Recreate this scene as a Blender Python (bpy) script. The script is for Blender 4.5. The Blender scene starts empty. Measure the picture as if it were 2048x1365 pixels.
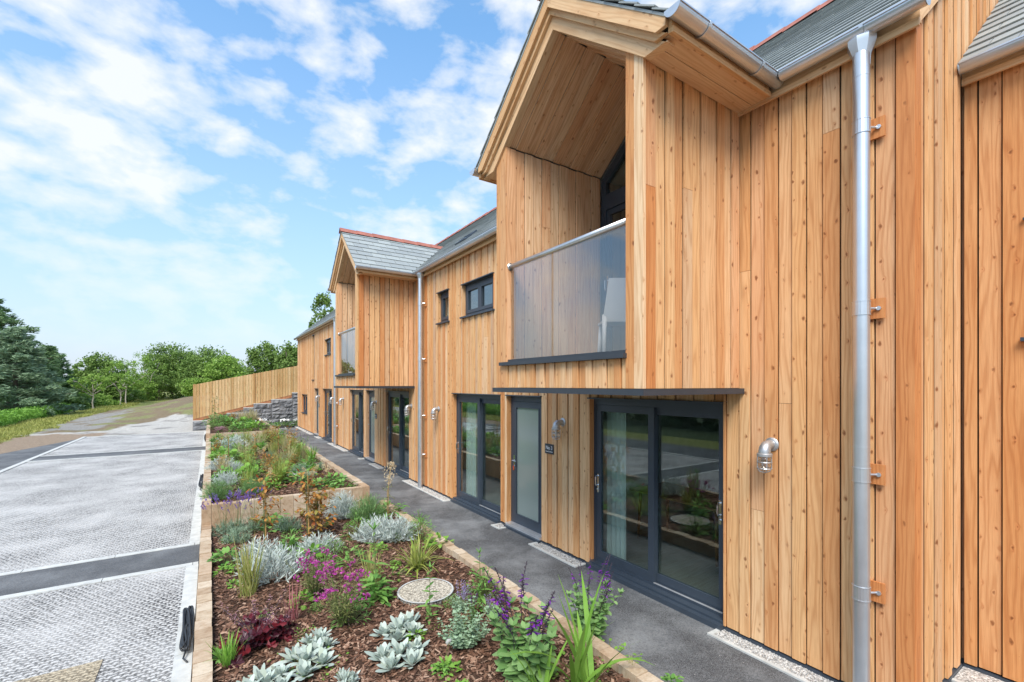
import bpy, math, random
from mathutils import Vector, Matrix
R = math.radians
S = bpy.context.scene
COL = S.collection

# ------------------------------------------------------------------ camera
F, HZ, CX, CZ = 910.0, 770.0, 1024.0, 2.33
YAW = math.atan((CX - 421) / F)
cam = bpy.data.cameras.new('camera')
cam.sensor_width = 36.0
cam.lens = F / 2048 * 36
cam.shift_y = (HZ - 682.5) / 2048
cam.clip_start, cam.clip_end = 0.05, 3000
camo = bpy.data.objects.new('camera', cam)
COL.objects.link(camo)
camo.location = (0, 0, CZ)
camo.rotation_euler = (R(90), 0, -YAW)
S.camera = camo

# ------------------------------------------------------------------ exposure, sun, sky
S.view_settings.view_transform = 'Standard'
S.view_settings.look = 'None'
S.view_settings.gamma = 1
S.view_settings.exposure = 1.6
SUN_EL, SUN_AZ = 50, 222          # azimuth clockwise from +Y
sd = bpy.data.lights.new('sun', 'SUN')
sd.energy, sd.angle, sd.color = 1.6, R(30), (1.0, 0.95, 0.87)
so = bpy.data.objects.new('sun', sd)
COL.objects.link(so)
_d = Vector((math.sin(R(SUN_AZ)) * math.cos(R(SUN_EL)), math.cos(R(SUN_AZ)) * math.cos(R(SUN_EL)), math.sin(R(SUN_EL))))
so.rotation_euler = _d.to_track_quat('Z', 'Y').to_euler()
so.location = (-10, -10, 30)


class NT:
    """small helper around a node tree"""
    def __init__(s, tree):
        s.t = tree
        s.n = tree.nodes
        s.n.clear()

    def new(s, typ, **kw):
        nd = s.n.new(typ)
        for k, v in kw.items():
            setattr(nd, k, v)
        return nd

    def link(s, a, b):
        s.t.links.new(a, b)

    def put(s, sock, val):
        if isinstance(val, bpy.types.NodeSocket):
            s.t.links.new(val, sock)
        else:
            sock.default_value = val

    def math(s, op, a, b=0.0, c=0.0, clamp=False):
        nd = s.new('ShaderNodeMath', operation=op, use_clamp=clamp)
        s.put(nd.inputs[0], a); s.put(nd.inputs[1], b); s.put(nd.inputs[2], c)
        return nd.outputs[0]

    def mix(s, fac, a, b, blend='MIX'):
        nd = s.new('ShaderNodeMix', data_type='RGBA', blend_type=blend)
        s.put(nd.inputs[0], fac)
        for i, v in ((6, a), (7, b)):
            if not isinstance(v, bpy.types.NodeSocket):
                v = (*v, 1) if len(v) == 3 else v
            s.put(nd.inputs[i], v)
        return nd.outputs[2]

    def ramp(s, fac, stops, interp='LINEAR'):
        nd = s.new('ShaderNodeValToRGB')
        nd.color_ramp.interpolation = interp
        el = nd.color_ramp.elements
        while len(el) < len(stops):
            el.new(0.5)
        for e, (p, col) in zip(el, stops):
            e.position = p
            if not hasattr(col, '__len__'):
                col = (col, col, col)
            e.color = (*col, 1) if len(col) == 3 else col
        s.put(nd.inputs[0], fac)
        return nd.outputs[0]

    def noise(s, vec, scale, detail=3, rough=0.55, dim='3D', dist=0.0):
        nd = s.new('ShaderNodeTexNoise', noise_dimensions=dim)
        if vec is not None:
            s.put(nd.inputs['Vector'], vec)
        nd.inputs['Scale'].default_value = scale
        nd.inputs['Detail'].default_value = detail
        nd.inputs['Roughness'].default_value = rough
        nd.inputs['Distortion'].default_value = dist
        return nd.outputs[0]

    def sep(s, v):
        nd = s.new('ShaderNodeSeparateXYZ'); s.put(nd.inputs[0], v)
        return nd.outputs

    def comb(s, x, y, z):
        nd = s.new('ShaderNodeCombineXYZ')
        for i, v in enumerate((x, y, z)):
            s.put(nd.inputs[i], v)
        return nd.outputs[0]


# sky: Nishita, with a layer of fair weather clouds mapped on a plane overhead
wd = bpy.data.worlds.new('World')
S.world = wd
wd.use_nodes = True
w = NT(wd.node_tree)
sky = w.new('ShaderNodeTexSky', sky_type='NISHITA')
sky.sun_disc = False
sky.sun_elevation, sky.sun_rotation = R(SUN_EL), R(SUN_AZ)
sky.altitude, sky.air_density, sky.dust_density, sky.ozone_density = 50, 1.0, 0.6, 2.0
tc = w.new('ShaderNodeTexCoord')
dx, dy, dz = w.sep(tc.outputs['Generated'])
pl = w.comb(dx, dy, w.math('MULTIPLY', dz, 1.9))
n_big = w.noise(pl, 3.6, 2, 0.5)
n_sm = w.noise(pl, 10.0, 6, 0.53, dist=0.12)
cl = w.math('ADD', w.math('MULTIPLY', n_big, 0.42), w.math('MULTIPLY', n_sm, 0.70))
cl = w.ramp(cl, [(0.522, 0), (0.585, 0.42), (0.69, 0.95)])
fade = w.ramp(dz, [(0.02, 0.0), (0.14, 0.5), (0.32, 1.0)])
cl = w.math('MULTIPLY', w.math('MULTIPLY', cl, fade), 0.95)
sc = w.new('ShaderNodeHueSaturation')
sc.inputs['Hue'].default_value = 0.490
sc.inputs['Saturation'].default_value = 1.3
sc.inputs['Value'].default_value = 1.15
w.link(sky.outputs[0], sc.inputs['Color'])
base = w.mix(w.ramp(dz, [(0.0, 0.95), (0.14, 0.78), (0.34, 0.50), (0.62, 0.22)]), sc.outputs[0], (2.1, 2.42, 2.95))
skyc = w.mix(cl, base, (3.3, 3.4, 3.5))
bg = w.new('ShaderNodeBackground')
bg.inputs['Strength'].default_value = 0.10
w.link(skyc, bg.inputs['Color'])
wo = w.new('ShaderNodeOutputWorld')
w.link(bg.outputs[0], wo.inputs['Surface'])


# ------------------------------------------------------------------ pixel <-> place (full size photo pixels)
_c, _s = math.cos(YAW), math.sin(YAW)
def ray(u, v):
    x = (u - CX) / F
    return (_c * x + _s, -_s * x + _c, -(v - HZ) / F)
def ground(u, v, z):
    r = ray(u, v); d = (z - CZ) / r[2]
    return Vector((r[0] * d, r[1] * d, z)), d
def along(u, d, z=0.0):
    r = ray(u, HZ)
    return Vector((r[0] * d, r[1] * d, z))


# ------------------------------------------------------------------ mesh builder
class MB:
    def __init__(s):
        s.v, s.f, s.m, s.uv = [], [], [], []

    def face(s, idx, mat=0, uv=None):
        s.f.append(tuple(idx)); s.m.append(mat)
        s.uv.append(uv if uv else [(0, 0)] * len(idx))

    def add(s, pts):
        n = len(s.v)
        s.v.extend([tuple(p) for p in pts])
        return n

    def hexa(s, P, mat=0, skip=()):
        """P: 4 bottom points counter-clockwise, then 4 top points"""
        n = s.add(P)
        Q = [(3, 2, 1, 0), (4, 5, 6, 7), (0, 1, 5, 4), (1, 2, 6, 5), (2, 3, 7, 6), (3, 0, 4, 7)]
        for k, q in enumerate(Q):
            if k not in skip:
                s.face([n + i for i in q], mat)

    def box(s, x0, y0, z0, x1, y1, z1, mat=0):
        if x0 > x1: x0, x1 = x1, x0
        if y0 > y1: y0, y1 = y1, y0
        if z0 > z1: z0, z1 = z1, z0
        s.hexa([(x0, y0, z0), (x1, y0, z0), (x1, y1, z0), (x0, y1, z0),
                (x0, y0, z1), (x1, y0, z1), (x1, y1, z1), (x0, y1, z1)], mat)

    def board(s, O, A, U, N, a0, a1, b0, b1, t0, t1, n0, n1, mat=0, off=None):
        """plank lying on a plane: A across, U along, N outwards; ends may be cut at a slant"""
        O, A, U, N = Vector(O), Vector(A), Vector(U), Vector(N)
        def P(a, z, n): return O + A * a + U * z + N * n
        pts = [P(a0, b0, n0), P(a1, b1, n0), P(a1, t1, n0), P(a0, t0, n0),
               P(a0, b0, n1), P(a1, b1, n1), P(a1, t1, n1), P(a0, t0, n1)]
        i = s.add(pts)
        ou, ov = off if off else (random.uniform(0, 40), random.uniform(0, 40))
        W_ = a1 - a0; T = n1 - n0
        fl = (A.cross(U)).dot(N) > 0
        def q(ix, uv):
            if not fl: ix = ix[::-1]; uv = uv[::-1]
            s.face([i + k for k in ix], mat, [(ou + x, ov + y) for x, y in uv])
        q((4, 5, 6, 7), [(0, b0), (W_, b1), (W_, t1), (0, t0)])
        q((0, 4, 7, 3), [(-T, b0), (0, b0), (0, t0), (-T, t0)])
        q((5, 1, 2, 6), [(W_, b1), (W_ + T, b1), (W_ + T, t1), (W_, t1)])
        q((0, 1, 5, 4), [(0, b0), (W_, b0), (W_, b0 + T), (0, b0 + T)])
        q((7, 6, 2, 3), [(0, t0), (W_, t0), (W_, t0 + T), (0, t0 + T)])
        q((3, 2, 1, 0), [(0, t0), (W_, t1), (W_, b1), (0, b0)])

    def prism(s, poly, ax, c0, c1, mat=0):
        """convex polygon given in the two axes other than ax, swept along ax; planar uv along the longest side"""
        def P(p, c):
            return {'x': (c, p[0], p[1]), 'y': (p[0], c, p[1]), 'z': (p[0], p[1], c)}[ax]
        n = len(poly)
        i = s.add([P(p, c0) for p in poly] + [P(p, c1) for p in poly])
        L = max(range(n), key=lambda k: (Vector(poly[k]) - Vector(poly[(k + 1) % n])).length)
        e = (Vector(poly[(L + 1) % n]) - Vector(poly[L])).normalized()
        g = Vector((-e.y, e.x)); ou, ov = random.uniform(0, 40), random.uniform(0, 40)
        uv = [(ou + Vector(p).dot(g), ov + Vector(p).dot(e)) for p in poly]
        s.face([i + k for k in range(n)][::-1], mat, uv[::-1])
        s.face([i + n + k for k in range(n)], mat, uv)
        T = c1 - c0
        for k in range(n):
            k2 = (k + 1) % n
            s.face([i + k, i + k2, i + n + k2, i + n + k], mat,
                   [uv[k], uv[k2], (uv[k2][0] + T, uv[k2][1]), (uv[k][0] + T, uv[k][1])])

    def tube(s, path, r, seg=8, mat=0, cap=True):
        path = [Vector(p) for p in path]
        n = len(path)
        rs = r if hasattr(r, '__len__') else [r] * n
        t0 = (path[1] - path[0]).normalized()
        up = Vector((0, 0, 1)) if abs(t0.z) < 0.9 else Vector((1, 0, 0))
        a = t0.cross(up).normalized()
        rings = []
        for k in range(n):
            t = (path[min(k + 1, n - 1)] - path[max(k - 1, 0)]).normalized()
            a = (a - t * a.dot(t)).normalized()
            b = t.cross(a)
            rings.append(s.add([path[k] + (a * math.cos(2 * math.pi * j / seg) + b * math.sin(2 * math.pi * j / seg)) * rs[k] for j in range(seg)]))
        for k in range(n - 1):
            for j in range(seg):
                j2 = (j + 1) % seg
                s.face([rings[k] + j, rings[k] + j2, rings[k + 1] + j2, rings[k + 1] + j], mat)
        if cap:
            s.face([rings[0] + j for j in range(seg)][::-1], mat)
            s.face([rings[-1] + j for j in range(seg)], mat)

    def lathe(s, prof, c=(0, 0, 0), axis='z', seg=16, mat=0):
        """prof: (radius, height) pairs"""
        c = Vector(c)
        def P(r, h, t):
            x, y = r * math.cos(t), r * math.sin(t)
            return c + Vector({'z': (x, y, h), 'x': (h, x, y), 'y': (y, h, x)}[axis])
        rg = [s.add([P(r, h, 2 * math.pi * j / seg) for j in range(seg)]) for r, h in prof]
        for k in range(len(prof) - 1):
            for j in range(seg):
                j2 = (j + 1) % seg
                s.face([rg[k] + j, rg[k] + j2, rg[k + 1] + j2, rg[k + 1] + j], mat)
        s.face([rg[0] + j for j in range(seg)][::-1], mat)
        s.face([rg[-1] + j for j in range(seg)], mat)

    def blade(s, p, d, L, w_, droop=0.0, seg=3, mat=0, prof=None, side=None):
        """leaf or grass blade: a strip that bends down by droop as it goes out"""
        p, d = Vector(p), Vector(d).normalized()
        if side is None:
            side = d.cross(Vector((0, 0, 1)))
            if side.length < 0.05:
                t = random.uniform(0, 6.28); side = Vector((math.cos(t), math.sin(t), 0))
        side = Vector(side).normalized()
        prof = prof or (0.8, 1.0, 0.7, 0.06)
        n = seg + 1
        i0 = len(s.v)
        q = p.copy(); dd = d.copy()
        for k in range(n):
            t = k / seg
            x = t * (len(prof) - 1); j = min(int(x), len(prof) - 2)
            ww = w_ * (prof[j] + (prof[j + 1] - prof[j]) * (x - j)) * 0.5
            s.v.append(tuple(q - side * ww)); s.v.append(tuple(q + side * ww))
            dd = (dd + Vector((0, 0, -droop / seg))).normalized()
            q = q + dd * (L / seg)
        for k in range(seg):
            a = i0 + 2 * k
            s.face([a, a + 1, a + 3, a + 2], mat)

    def build(s, name, mats, parent=None, world=True, smooth=False):
        me = bpy.data.meshes.new(name)
        me.from_pydata(s.v, [], s.f)
        for m_ in (mats if isinstance(mats, (list, tuple)) else [mats]):
            me.materials.append(m_)
        me.polygons.foreach_set('material_index', s.m)
        if smooth:
            me.polygons.foreach_set('use_smooth', [True] * len(s.f))
        ul = me.uv_layers.new(name='UVMap')
        flat = []
        for q in s.uv:
            for a, b in q:
                flat.append(a); flat.append(b)
        ul.data.foreach_set('uv', flat)
        me.update()
        o = bpy.data.objects.new(name, me)
        COL.objects.link(o)
        if parent:
            hang(o, parent, world)
        return o


WLOC = {}
def hang(o, parent, world=True):
    o.parent = parent
    pl_ = WLOC.get(parent.name, Vector((0, 0, 0)))
    if world:
        o.location = -pl_
        WLOC[o.name] = Vector((0, 0, 0))
    else:
        WLOC[o.name] = pl_
def tag(o, label=None, cat=None, group=None, kind=None):
    if label: o['label'] = label
    if cat: o['category'] = cat
    if group: o['group'] = group
    if kind: o['kind'] = kind
    return o
def thing(name, label, cat, loc=(0, 0, 0), rz=0.0, group=None, scale=1.0):
    o = bpy.data.objects.new(name, None)
    o.empty_display_size = 0.1
    COL.objects.link(o)
    o.location = loc; o.rotation_euler = (0, 0, rz); o.scale = (scale,) * 3
    WLOC[o.name] = Vector(loc)
    return tag(o, label, cat, group)
def copy_tree(o, parent=None):
    c_ = o.copy(); COL.objects.link(c_)
    if parent: c_.parent = parent
    for ch in list(o.children):
        copy_tree(ch, c_)
    return c_


# ------------------------------------------------------------------ materials
def mat(name):
    m_ = bpy.data.materials.new(name)
    m_.use_nodes = True
    t = NT(m_.node_tree)
    out = t.new('ShaderNodeOutputMaterial')
    return m_, t, out
def principled(t, out, color, rough=0.6, metal=0.0, spec=0.5, bump=None, bstr=0.3, bdist=0.01):
    p = t.new('ShaderNodeBsdfPrincipled')
    if not isinstance(color, bpy.types.NodeSocket):
        color = (*color, 1)
    t.put(p.inputs['Base Color'], color)
    t.put(p.inputs['Roughness'], rough)
    p.inputs['Metallic'].default_value = metal
    p.inputs['Specular IOR Level'].default_value = spec
    if bump is not None:
        b = t.new('ShaderNodeBump')
        b.inputs['Strength'].default_value = bstr
        b.inputs['Distance'].default_value = bdist
        t.put(b.inputs['Height'], bump)
        t.link(b.outputs[0], p.inputs['Normal'])
    t.link(p.outputs[0], out.inputs['Surface'])
    return p
def plain(name, color, rough=0.6, metal=0.0, var=0.12, scale=6.0, bump=0.0, spec=0.5):
    m_, t, out = mat(name)
    co = t.new('ShaderNodeTexCoord').outputs['Object']
    n = t.noise(co, scale, 4)
    lo = tuple(x * (1 - var) for x in color); hi = tuple(min(1, x * (1 + var)) for x in color)
    c_ = t.ramp(n, [(0.3, lo), (0.7, hi)])
    principled(t, out, c_, rough, metal, spec, n if bump else None, bump)
    return m_
def wood(name, stops, knot=1.0, grain=1.0, rough=0.62):
    """softwood plank: tone per plank, cathedral grain and knots in the plank's own uv (metres)"""
    m_, t, out = mat(name)
    uvn = t.new('ShaderNodeTexCoord').outputs['UV']
    u_, v_, _z = t.sep(uvn)
    rnd = t.new('ShaderNodeNewGeometry').outputs['Random Per Island']
    tone = t.ramp(rnd, stops)
    # knots
    kd = t.noise(t.comb(t.math('MULTIPLY', u_, 22.0), t.math('MULTIPLY', v_, 14.0), 7.0), 1.0, 3, 0.6)
    ks = t.math('MULTIPLY', t.math('SUBTRACT', kd, 0.5), 0.34)
    kc = t.comb(t.math('ADD', t.math('MULTIPLY', u_, 10.5), ks), t.math('ADD', t.math('MULTIPLY', v_, 6.6), ks), 0.0)
    vo = t.new('ShaderNodeTexVoronoi', voronoi_dimensions='2D', feature='F1')
    vo.inputs['Scale'].default_value = 1.0
    t.link(kc, vo.inputs['Vector'])
    gate = t.sep(vo.outputs['Color'])[0]
    size = t.math('MULTIPLY_ADD', t.math('MULTIPLY', gate, gate), 0.20, -0.035)
    kn = t.math('SUBTRACT', 1.0, t.math('DIVIDE', vo.outputs['Distance'], t.math('MAXIMUM', size, 0.012)), clamp=True)
    halo = t.math('SUBTRACT', 1.0, t.math('MULTIPLY', vo.outputs['Distance'], 3.6), clamp=True)
    halo = t.math('MULTIPLY', t.math('MULTIPLY', halo, halo), t.math('GREATER_THAN', gate, 0.55))
    kb_ = t.ramp(t.math('FRACT', t.math('MULTIPLY', rnd, 7.31)), [(0.15, 0.3), (0.5, 0.8), (0.8, 1.0)])
    kn = t.math('MULTIPLY', kn, kb_); halo = t.math('MULTIPLY', halo, kb_)
    # grain
    n1 = t.noise(t.comb(t.math('MULTIPLY', u_, 7.0), t.math('MULTIPLY', v_, 0.55), 0.0), 1.0, 2)
    ph = t.math('ADD', t.math('MULTIPLY', u_, 150.0), t.math('MULTIPLY', n1, 42.0))
    ph = t.math('ADD', ph, t.math('MULTIPLY', halo, 7.0))
    ring = t.math('POWER', t.math('MULTIPLY_ADD', t.math('SINE', ph), 0.5, 0.5), 2.2)
    fine = t.noise(t.comb(t.math('MULTIPLY', u_, 160.0), t.math('MULTIPLY', v_, 5.0), 0.0), 1.0, 3)
    blot = t.noise(t.comb(t.math('MULTIPLY', u_, 5.0), t.math('MULTIPLY', v_, 1.3), 3.0), 1.0, 3)
    c_ = t.mix(t.math('MULTIPLY', ring, 0.5 * grain), tone, (0.66, 0.50, 0.38), 'MULTIPLY')
    c_ = t.mix(t.math('MULTIPLY', t.ramp(fine, [(0.35, 0), (0.7, 1)]), 0.45 * grain), c_, (0.66, 0.55, 0.46), 'MULTIPLY')
    c_ = t.mix(t.ramp(blot, [(0.40, 0), (0.72, 0.55)]), c_, (0.86, 0.70, 0.55), 'MULTIPLY')
    c_ = t.mix(t.math('MULTIPLY', halo, 0.6 * knot), c_, (0.78, 0.48, 0.32), 'MULTIPLY')
    c_ = t.mix(t.math('MULTIPLY', t.ramp(kn, [(0.0, 0), (0.25, 0.55), (0.8, 1)]), 0.85 * knot), c_, (0.17, 0.06, 0.02))
    b = t.math('ADD', t.math('MULTIPLY', ring, 0.5), fine)
    principled(t, out, c_, rough, 0, 0.3, b, 0.16, 0.004)
    return m_
def foliage(name, cols, trans=0.3, rough=0.55):
    m_, t, out = mat(name)
    rnd = t.new('ShaderNodeNewGeometry').outputs['Random Per Island']
    n = len(cols)
    c_ = t.ramp(rnd, [(i / max(1, n - 1), k) for i, k in enumerate(cols)])
    p = t.new('ShaderNodeBsdfPrincipled')
    t.link(c_, p.inputs['Base Color']); p.inputs['Roughness'].default_value = rough
    p.inputs['Specular IOR Level'].default_value = 0.25
    tr = t.new('ShaderNodeBsdfTranslucent'); t.link(c_, tr.inputs['Color'])
    mx = t.new('ShaderNodeMixShader'); mx.inputs[0].default_value = trans
    t.link(p.outputs[0], mx.inputs[1]); t.link(tr.outputs[0], mx.inputs[2])
    t.link(mx.outputs[0], out.inputs['Surface'])
    return m_
def glass(name, tint=(0.80, 0.88, 0.86), lo=0.07, hi=0.85, power=2.6, rough=0.0):
    m_, t, out = mat(name)
    f = t.new('ShaderNodeLayerWeight'); f.inputs['Blend'].default_value = 0.5
    k = t.math('MULTIPLY_ADD', t.math('POWER', f.outputs['Facing'], power), hi - lo, lo)
    tr = t.new('ShaderNodeBsdfTransparent'); tr.inputs[0].default_value = (*tint, 1)
    gl = t.new('ShaderNodeBsdfGlossy'); gl.inputs['Roughness'].default_value = rough
    gl.inputs['Color'].default_value = (0.95, 0.97, 0.97, 1)
    mx = t.new('ShaderNodeMixShader'); t.link(k, mx.inputs[0])
    t.link(tr.outputs[0], mx.inputs[1]); t.link(gl.outputs[0], mx.inputs[2])
    t.link(mx.outputs[0], out.inputs['Surface'])
    return m_

M = {}
M['larch'] = wood('larch cladding', [(0.0, (0.72, 0.40, 0.175)), (0.12, (0.82, 0.56, 0.32)), (0.24, (0.64, 0.31, 0.12)), (0.36, (0.76, 0.46, 0.22)), (0.48, (0.85, 0.63, 0.40)), (0.58, (0.62, 0.265, 0.095)), (0.70, (0.78, 0.49, 0.235)), (0.80, (0.62, 0.43, 0.28)), (0.90, (0.80, 0.53, 0.28)), (1.0, (0.70, 0.38, 0.165))])
M['larch_in'] = wood('larch lining', [(0.0, (0.82, 0.49, 0.27)), (0.35, (0.86, 0.59, 0.36)), (0.7, (0.76, 0.42, 0.22)), (1.0, (0.88, 0.65, 0.42))])
M['trim'] = wood('fresh larch trim', [(0.0, (0.74, 0.48, 0.26)), (0.5, (0.80, 0.56, 0.33)), (1.0, (0.70, 0.43, 0.21))], knot=0.6, grain=0.7)
M['fencewood'] = wood('treated fence boards', [(0.0, (0.60, 0.42, 0.21)), (0.3, (0.72, 0.55, 0.31)), (0.6, (0.48, 0.31, 0.13)), (1.0, (0.66, 0.47, 0.24))], knot=0.9)
M['redboard'] = wood('red brown gravel board', [(0.0, (0.35, 0.15, 0.07)), (1.0, (0.42, 0.2, 0.1))], knot=0.3)
M['membrane'] = plain('dark breather membrane', (0.02, 0.018, 0.016), 0.9)
M['plaster'] = plain('white plaster', (0.66, 0.66, 0.63), 0.85)
M['laminate'] = wood('grey laminate floor', [(0.0, (0.30, 0.29, 0.26)), (1.0, (0.40, 0.385, 0.35))], knot=0.1, grain=0.8, rough=0.35)
M['anthracite'] = plain('anthracite frame', (0.040, 0.054, 0.073), 0.38, var=0.06)
M['canopymetal'] = plain('anthracite flashing', (0.036, 0.043, 0.053), 0.45, var=0.1)
M['zinc'] = plain('galvanised steel', (0.62, 0.655, 0.69), 0.33, 0.8, var=0.05, scale=6)
M['steel'] = plain('brushed steel', (0.66, 0.66, 0.65), 0.36, 1.0, var=0.05, scale=40)
M['chrome'] = plain('polished chrome', (0.72, 0.72, 0.72), 0.12, 1.0, var=0.03)
M['alu'] = plain('aluminium threshold', (0.62, 0.63, 0.64), 0.35, 0.6)
M['terracotta'] = plain('terracotta ridge tile', (0.34, 0.125, 0.09), 0.7, var=0.2, scale=9)
M['concrete'] = plain('pale concrete', (0.50, 0.51, 0.49), 0.85, var=0.14, scale=9, bump=0.12)
M['white'] = plain('white plastic', (0.78, 0.79, 0.80), 0.4, var=0.02)
M['fabric'] = plain('off white curtain fabric', (0.74, 0.75, 0.72), 0.9, var=0.05)
M['black'] = plain('black rubber cable', (0.025, 0.028, 0.032), 0.5)
M['signface'] = plain('dark slate sign', (0.035, 0.04, 0.05), 0.5)
M['darkwood'] = wood('oak furniture', [(0.0, (0.32, 0.17, 0.07)), (1.0, (0.38, 0.21, 0.1))], knot=0.3)
M['glass'] = glass('window glass')
M['bglass'] = glass('balcony glass', (0.80, 0.80, 0.79), 0.12, 0.50, 2.1)
def _slate():
    m_, t, out = mat('grey roof slate')
    rnd = t.new('ShaderNodeNewGeometry').outputs['Random Per Island']
    co = t.new('ShaderNodeTexCoord').outputs['Object']
    c_ = t.ramp(rnd, [(0, (0.27, 0.295, 0.295)), (0.5, (0.31, 0.335, 0.33)), (1, (0.35, 0.38, 0.37))])
    n = t.noise(co, 22, 5)
    c_ = t.mix(t.ramp(n, [(0.35, 0.0), (0.7, 0.5)]), c_, (0.78, 0.8, 0.8), 'MULTIPLY')
    principled(t, out, c_, 0.5, 0, 0.5, n, 0.25, 0.006)
    return m_
M['slate'] = _slate()
def _frost():
    m_, t, out = mat('frosted door glass')
    p = principled(t, out, (0.22, 0.27, 0.25), 0.12, 0, 0.9)
    return m_
M['frost'] = _frost()
def _sleeper():
    m_, t, out = mat('weathered timber sleeper')
    rnd = t.new('ShaderNodeNewGeometry').outputs['Random Per Island']
    co = t.new('ShaderNodeTexCoord').outputs['Object']
    c_ = t.ramp(rnd, [(0, (0.36, 0.25, 0.16)), (0.3, (0.52, 0.42, 0.30)), (0.6, (0.44, 0.31, 0.20)), (1, (0.60, 0.51, 0.39))])
    n = t.noise(co, 13, 6, 0.65)
    x, y, z = t.sep(co)
    st = t.noise(t.comb(t.math('MULTIPLY', x, 14.0), t.math('MULTIPLY', y, 60.0), t.math('MULTIPLY', z, 6.0)), 1.0, 4)
    c_ = t.mix(t.ramp(n, [(0.45, 0), (0.72, 0.75)]), c_, (0.62, 0.50, 0.40), 'MULTIPLY')
    c_ = t.mix(t.ramp(st, [(0.42, 0), (0.75, 0.6)]), c_, (0.72, 0.66, 0.6), 'MULTIPLY')
    principled(t, out, c_, 0.8, 0, 0.3, st, 0.35, 0.01)
    return m_
M['sleeper'] = _sleeper()
def _tarmac(name, a, b, dust):
    m_, t, out = mat(name)
    co = t.new('ShaderNodeTexCoord').outputs['Object']
    g = t.noise(co, 190, 3, 0.7)
    big = t.noise(co, 1.1, 5, 0.6)
    mid = t.noise(co, 5.0, 5, 0.65)
    c_ = t.ramp(g, [(0.38, a), (0.62, b)])
    c_ = t.mix(t.ramp(big, [(0.44, 0.0), (0.64, dust)]), c_, (0.25, 0.26, 0.265))
    c_ = t.mix(t.ramp(mid, [(0.42, 0.0), (0.66, 0.6)]), c_, (0.62, 0.62, 0.63), 'MULTIPLY')
    vo = t.new('ShaderNodeTexVoronoi'); vo.inputs['Scale'].default_value = 9.0
    t.link(co, vo.inputs['Vector'])
    sp = t.math('LESS_THAN', vo.outputs['Distance'], 0.035)
    c_ = t.mix(t.math('MULTIPLY', sp, 0.9), c_, (0.5, 0.45, 0.42))
    g2 = t.noise(co, 55, 4, 0.75)
    c_ = t.mix(t.ramp(g2, [(0.36, 0.75), (0.52, 0.0)]), c_, (0.45, 0.45, 0.46), 'MULTIPLY')
    principled(t, out, c_, 0.82, 0, 0.35, g, 0.45, 0.004)
    return m_
M['tarmac'] = _tarmac('path tarmac', (0.022, 0.024, 0.026), (0.21, 0.213, 0.217), 0.8)
M['road'] = _tarmac('road tarmac', (0.085, 0.09, 0.095), (0.15, 0.155, 0.16), 0.5)
def _cells(name, pale, dark, scale, tan=False):
    """gravel filled plastic paving grid"""
    m_, t, out = mat(name)
    co = t.new('ShaderNodeTexCoord').outputs['Object']
    x, y, z = t.sep(co)
    vo = t.new('ShaderNodeTexVoronoi', voronoi_dimensions='2D', feature='DISTANCE_TO_EDGE')
    vo.inputs['Scale'].default_value = 1.0
    vo.inputs['Randomness'].default_value = 0.3
    row = t.math('MULTIPLY', y, scale)
    sh = t.math('MULTIPLY', t.math('FRACT', t.math('MULTIPLY', t.math('FLOOR', row), 0.5)), 1.0)
    jit = t.math('MULTIPLY', t.math('SUBTRACT', t.noise(co, 14, 3, 0.6), 0.5), 0.9)
    t.link(t.comb(t.math('ADD', t.math('ADD', t.math('MULTIPLY', x, scale * 0.8), sh), jit), t.math('ADD', row, jit), 0.0), vo.inputs['Vector'])
    edge = t.ramp(vo.outputs['Distance'], [(0.05, 1.0), (0.24, 0.0)])
    big = t.noise(co, 0.9, 5, 0.62)
    grit = t.noise(co, 120, 4, 0.75)
    fill = t.ramp(big, [(0.36, 1.0), (0.66, 0.35)])
    stone = t.ramp(grit, [(0.30, tuple(k * 0.35 for k in pale)), (0.46, tuple(k * 0.85 for k in pale)), (0.7, pale)])
    speck = t.ramp(t.noise(co, 26, 5, 0.75), [(0.38, 0.95), (0.50, 0.0)])
    stone = t.mix(t.math('MULTIPLY', speck, t.ramp(big, [(0.35, 1.0), (0.66, 0.25)])), stone, tuple(k * 0.30 for k in pale))
    c_ = t.mix(t.math('MULTIPLY', edge, fill), stone, dark)
    hgt = t.math('ADD', t.math('MULTIPLY', grit, 0.6), t.math('MULTIPLY', edge, -0.8))
    principled(t, out, c_, 0.85, 0, 0.3, hgt, 0.6, 0.012)
    return m_
M['grid'] = _cells('gravel grid paving', (0.69, 0.68, 0.655), (0.055, 0.055, 0.055), 19.0)
M['tanplate'] = _cells('tan perforated cover', (0.62, 0.53, 0.38), (0.16, 0.13, 0.09), 22.0)
def _gravel(name, a, b, scale=70):
    m_, t, out = mat(name)
    co = t.new('ShaderNodeTexCoord').outputs['Object']
    vo = t.new('ShaderNodeTexVoronoi'); vo.inputs['Scale'].default_value = scale
    t.link(co, vo.inputs['Vector'])
    r_ = t.sep(vo.outputs['Color'])[0]
    c_ = t.ramp(r_, [(0, a), (1, b)])
    c_ = t.mix(t.ramp(vo.outputs['Distance'], [(0.35, 0.0), (0.75, 0.8)]), c_, (0.35, 0.34, 0.33), 'MULTIPLY')
    principled(t, out, c_, 0.85, 0, 0.3, t.math('SUBTRACT', 1.0, vo.outputs['Distance']), 0.6, 0.012)
    return m_
M['gravel'] = _gravel('grey white drain gravel', (0.36, 0.355, 0.34), (0.75, 0.74, 0.71))
M['cover'] = _gravel('gravel filled cover', (0.40, 0.36, 0.29), (0.72, 0.66, 0.54), 55)
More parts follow.
